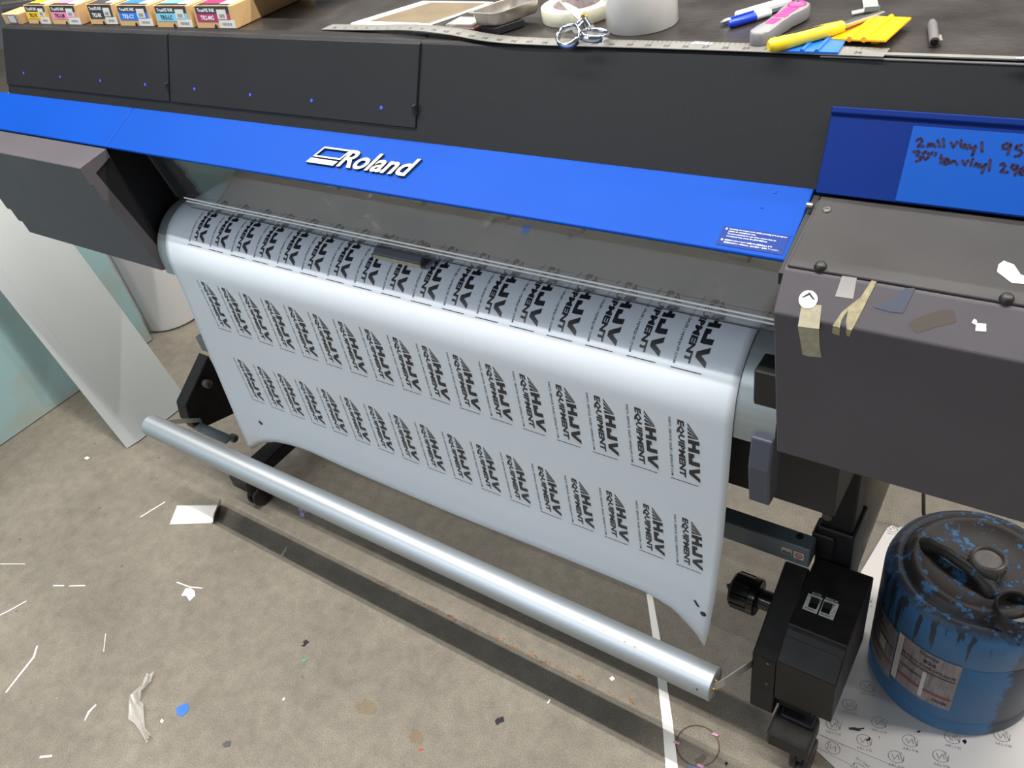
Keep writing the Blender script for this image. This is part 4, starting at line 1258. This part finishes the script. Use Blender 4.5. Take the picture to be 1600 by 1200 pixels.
def rod(name, p, q, r, mats, label, cat, extra=None, n=16):
    pass


# white cutter
a = TZ(1152, 25, .006); b = TZ(1232, 3, .006)
dv = (b-a).normalized(); wv = Vector((-dv.y, dv.x, 0)); Z = Vector((0, 0, 1))
t = thing('white_cutter', a.lerp(b, .5)-Vector((0, 0, .006)), 'white flat slim cutter lying behind the blue-capped marker', 'cutter')
MB().slab([a-wv*.008+Z*.005, b-wv*.009+Z*.005, b+wv*.009+Z*.005, a+wv*.006+Z*.005, a-dv*.004+wv*.0+Z*.005], .0105, Z).bevel(.002, 2).build('body', 'white_plastic', t)
MB().slab([a+dv*.02-wv*.002+Z*.0056, a+dv*.07-wv*.002+Z*.0056, a+dv*.07+wv*.004+Z*.0056, a+dv*.02+wv*.004+Z*.0056], .0005, Z).build('printed_strip', 'label_white', t)
MB().slab([a+dv*.03-wv*.0092, b-wv*.0102, b-wv*.0102-Z*.0025, a+dv*.03-wv*.0092-Z*.0025], .001, -wv).build('slot', 'tool_grey', t)
# thin silver pen
a = TZ(1129, 35, .004); b = TZ(1175, 22, .004)
t = thing('silver_pen', a.lerp(b, .5)-Z*.004, 'thin silver pen half under the white cutter', 'pen')
MB().path([a, a.lerp(b, .1), a.lerp(b, .12), b], [.0026, .0034, .0036, .0036], 12).build('barrel', 'steel', t, smooth=40)
MB().path([a-(b-a).normalized()*.003, a+(b-a).normalized()*.002], .002, 10).build('clicker', 'rule', t, smooth=40)
# marker with blue cap
a = TZ(1139, 38, .005); b = TZ(1203, 19, .005); dv = (b-a).normalized()
t = thing('marker_pen', a.lerp(b, .5)-Z*.005, 'white marker with a blue cap beside the rotary cutter', 'marker')
MB().path([a+dv*.035, b], .0048, 16).build('barrel', 'white_plastic', t, smooth=40)
MB().path([a, a+dv*.004, a+dv*.037], [.003, .0056, .0056], 16).build('cap', 'pen_blue', t, smooth=40)
MB().slab([a+dv*.004+Z*.007, a+dv*.036+Z*.0075, a+dv*.036+Z*.0075+Vector((-dv.y, dv.x, 0))*.003, a+dv*.004+Z*.007+Vector((-dv.y, dv.x, 0))*.003], .0015, Z).build('clip', 'pen_blue', t)

# rotary cutter
a = TZ(1186, 60, .008); b = TZ(1250, 16, .008); dv = (b-a); L0 = dv.length; dv.normalize(); wv = Vector((-dv.y, dv.x, 0))
t = thing('rotary_cutter', a.lerp(b, .5)-Z*.008, 'grey and pink rotary cutter lying behind the yellow knife', 'rotary cutter')
prof = [(-.01, .006), (0, .0125), (.02, .0125), (.045, .0105), (.06, .0115), (.075, .011), (.095, .0145), (.112, .016), (.128, .0125), (.136, .005)]
prof = [(u*L0/.126, w) for u, w in prof]
top = [a+dv*u+wv*w+Z*.009 for u, w in prof]+[a+dv*u-wv*w+Z*.009 for u, w in reversed(prof)]
MB().slab(top, .0165, Z).bevel(.003, 2).build('handle', 'tool_grey', t, smooth=40)
mb = MB()
for u0, u1, w in ((.028, .052, .0055), (.058, .068, .0075), (.07, .1, .007)):
    k = L0/.126
    mb.slab([a+dv*u0*k+wv*w+Z*.0098, a+dv*u0*k-wv*w+Z*.0098, a+dv*u1*k-wv*w*1.2+Z*.0098, a+dv*u1*k+wv*w*1.2+Z*.0098], .0012, Z)
mb.bevel(.0004, 1).build('grip_inlay', 'tool_pink', t)
wc = a+dv*.115*L0/.126
MB().lathe([(0, .013), (.004, .013), (.005, .0125), (.009, .012), (.011, .0105), (.0115, .0085)], wc, 28).build('blade_hub', 'tool_pink', t, smooth=40)
MB().lathe([(0, .0145), (.0025, .0145), (.003, .013)], wc, 14).build('hub_screw', 'steel', t)

# yellow knife lying on the ruler and rotary cutter's edge
a = TZ(1203, 72, .011); b = TZ(1316, 41, .011); e_ = TZ(1378, 19, .009)
dv = (b-a).normalized(); wv = Vector((-dv.y, dv.x, 0)); L0 = (b-a).length
t = thing('utility_knife', a.lerp(b, .5)-Z*.01, 'yellow handled snap-off knife lying over the ruler', 'knife')
mb = MB(); rings = []; NK = 14
KP = [(-.002, .004, .005), (.004, .0085, .0072), (.02, .0088, .0078), (.05, .0080, .0072), (.075, .0080, .0072), (.09, .0068, .0065), (1, .0062, .006)]
for u, w, h in KP:
    uu = L0 if u == 1 else u*L0/.1
    c = a+dv*uu
    rings += [c+wv*w*math.copysign(abs(cos(2*pi*j/NK))**.7, cos(2*pi*j/NK))+Z*h*math.copysign(abs(sin(2*pi*j/NK))**.7, sin(2*pi*j/NK)) for j in range(NK)]
k = len(KP)
mb.add(rings, [(i*NK+j, i*NK+(j+1) % NK, (i+1)*NK+(j+1) % NK, (i+1)*NK+j) for i in range(k-1) for j in range(NK)]+[tuple(range(NK)), tuple(range((k-1)*NK, k*NK))])
mb.build('handle', 'yellow', t, smooth=50)
MB().slab([a+dv*.008+wv*.002+Z*.0080, a+dv*.03-wv*.0018+Z*.0082, a+dv*L0*.7-wv*.0012+Z*.0076, a+dv*L0*.75+wv*.0005+Z*.0075, a+dv*.03+wv*.003+Z*.0080], .001, Z).build('grip_stripe', 'dark', t)
d2 = (e_-b).normalized(); w2 = Vector((-d2.y, d2.x, 0))
MB().slab([b+w2*.0055+Z*.003, b-w2*.0055+Z*.003, e_-w2*.005+Z*.002, e_+w2*.001+Z*.002], .005, Z).bevel(.001, 1).build('blade_holder', 'steel', t)

# squeegees
def squeegee(name, corners, lift, matname, ridges, label, rd):
    mb = MB(); P = [c_ for c_ in corners]
    mb.slab([p+Z*(lift+.002) for p in P], .002, Z)
    for f0, f1 in ridges:
        mb.path([P[0].lerp(P[1], f0)+Z*(lift+.002), P[3].lerp(P[2], f1)+Z*(lift+.002)], rd, 10)
    return tag(mb.build(name, matname, None, smooth=40), label, 'squeegee')


squeegee('squeegee', [TZ(1222, 84), TZ(1309, 87), TZ(1322, 67), TZ(1240, 64)], .0016, 'sq_blue', [(.36, .4), (.62, .66)], 'bright blue worn squeegee lying on the ruler under the knife', .0026)
# orange squeegee, tilted up at the right
oc = [TZ(1297, 63, .002), TZ(1384, 66, .009), TZ(1424, 30, .009), TZ(1352, 27, .004)]
mb = MB()
nrm = (oc[1]-oc[0]).cross(oc[3]-oc[0]).normalized()
c = [oc[0], oc[0].lerp(oc[1], .34), oc[0].lerp(oc[1], .62), oc[1], oc[2], oc[3].lerp(oc[2], .55), oc[3].lerp(oc[2], .15)]
mb.slab([p+nrm*.002 for p in c], .002, nrm)
for f0, f1 in ((.36, .22), (.62, .58)):
    mb.path([oc[0].lerp(oc[1], f0)+nrm*.0018, oc[3].lerp(oc[2], f1)+nrm*.0018], .0032, 10)
mb.box(oc[1].x-.02, oc[1].x-.012, oc[1].y+.02, oc[1].y+.03, ZT, ZT+.007)
tag(mb.build('squeegee', 'orange', None, smooth=40), 'orange yellow squeegee with two ridges, right of the knife blade', 'squeegee')
# bright metal bracket
a = TZ(1350, 21); b = TZ(1374, 19)
mb = MB()
mb.slab([a+Z*.002, b+Z*.002, b+Vector((-.03, .09, .002)), a+Vector((-.03, .09, .002))], .0015, Z)
mb.slab([TZ(1331, 25)+Z*.002, a+Z*.002, a+Vector((-.004, .012, .002)), TZ(1331, 25)+Vector((-.004, .012, .002))], .0015, Z)
mb.slab([a+Z*.007, b+Z*.007, b+Z*.0005, a+Z*.0005], .0015, (0, -1, 0))
tag(mb.build('metal_bracket', 'zinc', None), 'bright bent metal bracket behind the knife blade', 'bracket')
# grey pen
a = TZ(1460, 66, .0052); b = TZ(1456, 31, .0052); dv = (b-a).normalized(); wv = Vector((-dv.y, dv.x, 0))
t = thing('grey_pen', a.lerp(b, .5)-Z*.0052, 'short grey capped pen lying alone at the right of the printer top', 'pen')
L0 = (b-a).length
MB().path([a, a+dv*L0*.78, b-dv*L0*.1, b], [.0052, .005, .0036, .0012], 14).build('barrel', mat('grey_pen_plastic', srgb(112, 110, 112), .3), t, smooth=40)
MB().path([a+Vector((0, 0, 0)), a-dv*.002], [.0042, .0036], 14).build('cap_end', 'glossblack', t, smooth=40)
MB().slab([a+dv*.002-wv*.0078+Z*.001, a+dv*.02-wv*.0072+Z*.001, a+dv*.02-wv*.005+Z*.001, a+dv*.002-wv*.005+Z*.001], .0015, Z).build('clip', 'rule', t)
# pen cut by the right frame edge
a = TZ(1586, 91, .005); b = a+Vector((.13, -.004, 0))
t = thing('ballpoint_pen', a.lerp(b, .5)-Z*.005, 'white and blue ballpoint pen at the right frame edge on the printer top', 'pen')
MB().path([a, a+Vector((.012, 0, 0)), a+Vector((.03, -.001, 0))], [.0008, .0028, .0045], 12).build('tip', 'steel', t, smooth=40)
MB().path([a+Vector((.012, 0, .0005)), a+Vector((.03, -.001, .0005)), b], [.0034, .005, .005], 12).build('barrel', 'white_plastic', t, smooth=40)

# ================================================================== TAPE AND PAPER BITS ON THE RIGHT COVER
bv0 = Vector((0, .757, 1.1175)); bvd = (bv0-Vector((0, .728, 1.078))).normalized(); bvn = Vector((1, 0, 0)).cross(bvd)
ff0 = Vector((0, .728, 1.078)); ffd = (Vector((0, .728, 1.078))-Vector((0, .763, .834))).normalized(); ffn = Vector((1, 0, 0)).cross(ffd)
qb = lambda px, py, l=.0006: PP(px, py, bv0, bvn)+bvn*l
qf = lambda px, py, l=.0006: PP(px, py, ff0, ffn)+ffn*l
ql = lambda px, py, l=.0006: PP(px, py, lid0, lidN)+lidN*l


def patch(name, polys, mats, label, cat, th=.0003):
    mb = MB()
    for pts, n, mi in polys: mb.slab(pts, th, n, mi)
    return tag(mb.build(name, mats, None, recalc=False, weld=False), label, cat)


patch('masking_tape_strip', [([qb(1247, 510), qb(1280, 514), qb(1284, 477), qb(1253, 473)], bvn, 0), ([qf(1254, 553), qf(1262, 556), qf(1284, 558), qf(1281, 540), qf(1280, 513.5), qf(1246.5, 508), qf(1252, 540)], ffn, 0)], ['masking'],
      'beige masking tape strip under the round white sticker, folded over the right cover edge', 'tape strip')
mb = MB()
cst = qb(1263, 468, .0012)
mb.slab([cst+(Vector((1, 0, 0))*cos(k*pi/12)+bvd*sin(k*pi/12))*.0098 for k in range(24)], .0004, bvn, 0)
mb.add([cst+Vector((1, 0, 0))*u*.0098+bvd*v*.0098+bvn*.0003 for u, v in ((-.75, .1), (0, .78), (.75, .1), (.5, .1), (0, .5), (-.45, .15))], [(0, 1, 4, 5), (1, 2, 3, 4)], 1)
tag(mb.build('round_sticker', ['paper', 'black_ink'], None, recalc=False, weld=False), 'small round white sticker with a dark chevron on the right cover', 'sticker')
patch('torn_tape', [([qb(1301, 509), qb(1312, 512), qb(1315, 500), qb(1325, 485), qb(1322, 503), qb(1323, 514), qb(1331, 516), qb(1344, 492), qb(1370, 440), qb(1362, 438), qb(1345, 464), qb(1316, 487)], bvn, 0), ([qf(1300, 520), qf(1312, 524), qf(1313, 511), qf(1302, 508)], ffn, 0), ([qf(1323, 524), qf(1328, 525), qf(1331, 515.5), qf(1322, 513.5)], ffn, 0)], ['masking_dirty'],
      'torn forked yellowed tape on the right cover edge', 'tape strip')
patch('clear_tape_patch', [([qb(1305, 463), qb(1333, 467), qb(1339, 434), qb(1316, 431)], bvn, 0)], ['cleartape'], 'square clear tape patch left of the forked tape', 'tape patch')
patch('dark_tape_scrap', [([qb(1365, 480), qb(1390, 487), qb(1411, 489), qb(1430, 450), qb(1414, 450), qb(1395, 468)], bvn, 0)], ['residue'], 'dark blue-grey triangular tape scrap right of the forked tape', 'tape scrap')
patch('glue_smudge', [([qb(1418, 505), qb(1432, 520), qb(1462, 511), qb(1494, 503), qb(1490, 485), qb(1475, 483), qb(1440, 493)], bvn, 0)], ['smudge'], 'brownish glue smudge patch on the right cover between scrap and white tag', 'smudge')
patch('white_tag', [([qb(1524, 517), qb(1541, 518), qb(1541, 506), qb(1527, 505), qb(1526, 500), qb(1522, 498), qb(1518, 504), qb(1525, 508)], bvn, 0)], ['paper'], 'tiny white torn tag at the right of the right cover', 'paper tag', .0012)
patch('torn_white_paper', [([ql(1558, 425), ql(1580, 442), ql(1612, 446), ql(1612, 434), ql(1595, 430), ql(1584, 414), ql(1568, 408), ql(1560, 414)], lidN, 0)], [mat('torn_paper', srgb(225, 225, 225), .7, var=.3, scale=150)], 'torn white paper residue on the black lid at the right frame edge', 'paper residue')

# ================================================================== FLOOR DEBRIS
UP = Vector((0, 0, 1))


def scrap(name, polys, z, matname, label, cat, th=.0006):
    mb = MB()
    for q in polys: mb.slab([PZ(a, b, z) for a, b in q], th, UP)
    return tag(mb.build(name, matname, None, recalc=False, weld=False), label, cat)


def thread(name, pts, w, label, matname='paper', cat='paper strip'):
    mb = MB(); mb.strip([PZ(a, b, .0012) for a, b in pts], w, UP, 0, .0008)
    return tag(mb.build(name, matname, None, recalc=False), label, cat)


# curled paper
mb = MB()
A, B, C, D = PZ(277, 790, .0), PZ(265, 820, .0), PZ(330, 818, .0), PZ(343, 789, .0)
rows = []
for i in range(9):
    t = i/8
    lo_ = B.lerp(C, t); hi_ = A.lerp(D, t)
    rows.append([lo_.lerp(hi_, j/6)+UP*(.001+.012*sin(pi*j/6)*(.3+.7*t)*(0 if t < .1 else 1)) for j in range(7)])
E1, E2 = PZ(344, 811, .004), PZ(352, 790, .006)
for i in range(1, 6):
    t = i/5
    e1 = C.lerp(Vector((C.x+.022, C.y+.006, 0)), t); e2 = D.lerp(Vector((D.x+.02, D.y+.004, 0)), t)
    rows.append([e1.lerp(e2, j/6)+UP*(.001+.012*sin(pi*j/6)*(1-t)+.034*t*t) for j in range(7)])
mb.grid(rows)
o = mb.build('curled_paper', 'paper', None, smooth=60, recalc=False)
o.modifiers.new('thickness', 'SOLIDIFY').thickness = .0004
tag(o, 'curled white paper offcut on the floor in front of the left caster', 'paper offcut')
# long white strip crossing under the bar
mb = MB()
cp = [((1010, 928), (1019, 928)), ((1019, 990), (1030, 988)), ((1026, 1050), (1039, 1048)), ((1035, 1130), (1051, 1128)), ((1041, 1215), (1061, 1215))]
for (a0_, b0_), (a1_, b1_) in zip(cp, cp[1:]):
    mb.slab([PZ(*a0_, .0015), PZ(*a1_, .0015), PZ(*b1_, .0015), PZ(*b0_, .0015)], .0009, UP)
tag(mb.build('paper_strip', 'paper', None, recalc=False), 'long straight white paper strip running under the tension bar to the bottom edge', 'paper strip')
thread('paper_strip', [(219, 808), (258, 784)], .004, 'thin straight white strip left of the curled paper')
thread('paper_strip', [(276, 909.5), (296, 917), (316, 919)], .0032, 'slightly bent thin white strip above the rounded white scrap')
thread('paper_strip', [(83, 915), (100, 915)], .003, 'short white strip, left one of the pair in line')
thread('paper_strip', [(108, 915.5), (133, 915)], .0032, 'short white strip, right one of the pair in line')
thread('paper_strip', [(-8, 965), (16, 953), (41, 939)], .0034, 'white strip at the left frame edge below the pair in line')
thread('paper_strip', [(-8, 881), (8, 881), (39, 881)], .0018, 'very thin faint white strip at the left frame edge')
thread('paper_strip', [(9, 1082), (30, 1055), (50, 1030), (53, 1026)], [.004, .005, .006, .007], 'long white torn strip lower left, below the forked tip')
thread('paper_strip', [(52, 1029), (58, 1009)], .0045, 'short white strip forming the forked tip at lower left')
thread('paper_strip', [(162, 1018), (165, 990)], .0018, 'fine upright white thread left of the crumpled clear film', cat='thread')
thread('paper_strip', [(132, 1126), (139, 1112), (150, 1101)], [.002, .006, .004], 'short white sliver left of the crumpled clear film')
thread('paper_strip', [(62, 1183), (81, 1181)], .005, 'short white sliver at the lower left frame corner')
scrap('paper_scrap', [[(283, 931), (291, 931), (296, 939), (305, 931), (304, 923), (298, 919), (290, 919)]], .0012, 'paper', 'rounded white paper scrap with a bite out of it', 'paper scrap')
scrap('blue_scrap', [[(275, 1106), (277, 1117), (284, 1120), (295, 1109), (293, 1098), (284, 1101)]], .0012, 'sq_blue', 'bright blue plastic scrap on the floor', 'plastic scrap')
scrap('foil_scrap', [[(465, 795), (471, 791), (478, 795), (481, 800), (475, 802), (476, 808), (468, 807), (469, 800)]], .0012, mat('mottled_foil', srgb(150, 140, 175), .4, var=.9, scale=110), 'small mottled blue and red scrap below the bar near the left caster', 'scrap')
scrap('film_sliver', [[(438, 868), (443, 860), (449, 852), (447, 861), (443, 868)]], .0012, 'clearfilm', 'translucent film sliver in the bar shadow', 'film sliver')
scrap('white_fleck', [[(952, 1060), (957, 1056), (961, 1061), (956, 1064)]], .0012, 'paper', 'white fleck between the bar and its long shadow', 'fleck')
scrap('white_fleck', [[(854, 1099), (859, 1092), (860, 1094), (857, 1099)]], .0012, 'paper', 'white sliver fleck just in front of the bar shadow', 'fleck')
scrap('white_fleck', [[(441, 1092), (445, 1089), (445, 1092), (442, 1095)]], .0012, 'paper', 'lone white fleck on the floor right of the blue scrap', 'fleck')
scrap('white_fleck', [[(250, 1127), (253, 1123), (256, 1126), (253, 1130)]], .0012, 'paper', 'white fleck between crumpled film and blue scrap', 'fleck')
scrap('white_fleck', [[(131, 716), (136, 713), (140, 715), (136, 718)]], .0012, 'paper', 'white fleck on the floor near the leaning board foot', 'fleck')
scrap('dark_crumb', [[(473, 1003), (478, 999), (483, 1003), (479, 1006), (476, 1010), (470, 1009), (475, 1006)]], .0012, 'goo', 'dark crumb left of centre, above the green flecks', 'crumb')
scrap('dark_crumb', [[(775, 1123), (781, 1121), (786, 1119), (788, 1127), (782, 1129), (776, 1133), (773, 1127)]], .0012, 'goo', 'dark crumb right of centre in front of the shadow', 'crumb')
scrap('dark_crumb', [[(347, 1162), (354, 1158), (361, 1158), (359, 1166), (350, 1167)]], .0012, 'goo', 'brown-black crumb near the bottom edge at left', 'crumb')
scrap('dark_crumb', [[(1132, 1192), (1135, 1190), (1138, 1193), (1134, 1197)]], .0012, 'goo', 'tiny dark crumb right of the film ring', 'crumb')
scrap('dark_crumb', [[(1085, 1187), (1092, 1183), (1100, 1178), (1104, 1184), (1098, 1192), (1088, 1192)]], .0012, mat('grey_grime', srgb(92, 86, 78), .7), 'grey grime crumb inside the film ring', 'crumb')
scrap('red_fleck', [[(653, 1171), (657, 1168), (662, 1171), (655, 1173)]], .0012, 'red', 'tiny red fleck on the floor near the bottom edge', 'fleck')
scrap('green_fleck', [[(470, 1032), (476, 1029), (482, 1030), (474, 1035)]], .0012, mat('green_bit', srgb(85, 150, 100), .6), 'tiny green fleck on the floor below a dark crumb', 'fleck')
scrap('grey_chip', [[(1074, 1197), (1076, 1193), (1100, 1195), (1104, 1200), (1104, 1210), (1072, 1208)]], .0016, mat('slate_chip', srgb(110, 118, 140), .5), 'slate grey plastic chip at the bottom edge below the film ring', 'plastic chip', .001)
# film ring
mb = MB(); rc = PZ(1090, 1165, 0)
r1 = (PZ(1123, 1167, 0)-PZ(1056, 1163, 0)).length/2
ringp = [rc+Vector((cos(k*2*pi/48)*r1, sin(k*2*pi/48)*r1, .0012)) for k in range(49)]
mb.path(ringp, .0012, 6, 0)
for k in (8, 27, 40):
    q = ringp[k]
    mb.slab([q+Vector((u, v, .002)) for u, v in ((-.006, -.003), (.006, -.002), (.007, .003), (-.004, .003))], .0004, UP, 1)
tag(mb.build('film_ring', [mat('thin_dark_liner', srgb(92, 72, 66), .4, var=.3, scale=60), mat('pink_film', srgb(205, 150, 175), .4)], None, smooth=50), 'thin round film ring with pink bits on the floor', 'film ring')
# crumpled clear film
mb = MB(); random.seed(11)
outl = [[(228, 1062), (243, 1052)], [(222, 1075), (238, 1066)], [(203, 1092), (225, 1084)], [(205, 1105), (220, 1096)], [(202, 1125), (228, 1104)], [(213, 1134), (227, 1125)], [(224, 1148), (228, 1140)], [(231, 1163), (238, 1152)]]
rows = []
for a, b in outl:
    pa, pb = PZ(*a, 0), PZ(*b, 0)
    rows.append([pa.lerp(pb, j/5)+UP*(.002+random.random()*.014) for j in range(6)])
mb.grid(rows)
mb.add([PZ(229, 1052, .02), PZ(231, 1052, .02), PZ(229, 1065, .01), PZ(226, 1068, .008)], [(0, 1, 2, 3)])
o = mb.build('crumpled_film', 'clearfilm', None, recalc=False)
o.modifiers.new('thickness', 'SOLIDIFY').thickness = .0003
tag(o, 'crumpled piece of clear packing film on the floor', 'plastic film')

# stains on the concrete
stain = film('tan_stain', srgb(150, 122, 84), .28, .7)
random.seed(5)


def blob(px, py, r, sx, sy, name, matr, label):
    c = PZ(px, py, .0006); mb = MB(); ph = [random.uniform(.7, 1.25) for _ in range(14)]
    mb.add([c+Vector((cos(k*2*pi/14)*r*sx*ph[k], sin(k*2*pi/14)*r*sy*ph[k], 0)) for k in range(14)], [tuple(range(14))])
    return tag(mb.build(name, matr, None, recalc=False), label, 'stain')


blob(572, 1106, .02, 1.3, .8, 'floor_stain', stain, 'larger tan stain on the floor right of centre bottom')
blob(651, 1152, .018, 1, .9, 'floor_stain', stain, 'tan stain on the floor just above the red fleck')
mb = MB()
for k in range(110):
    t = random.random(); px = 590+t*405; py = 910+t*192+random.gauss(0, 2.5)
    c = PZ(px, py, .0008); r = random.uniform(.001, .0035)
    mb.add([c+Vector((cos(j*pi/3)*r*1.6, sin(j*pi/3)*r*.6, 0)) for j in range(6)], [tuple(range(6))])
tag(mb.build('rust_stain', film('rust_flecks', srgb(165, 105, 45), .4, .7), None, recalc=False), 'line of rusty flecks on the floor along the bar shadow', 'rust flecks', kind='stuff')
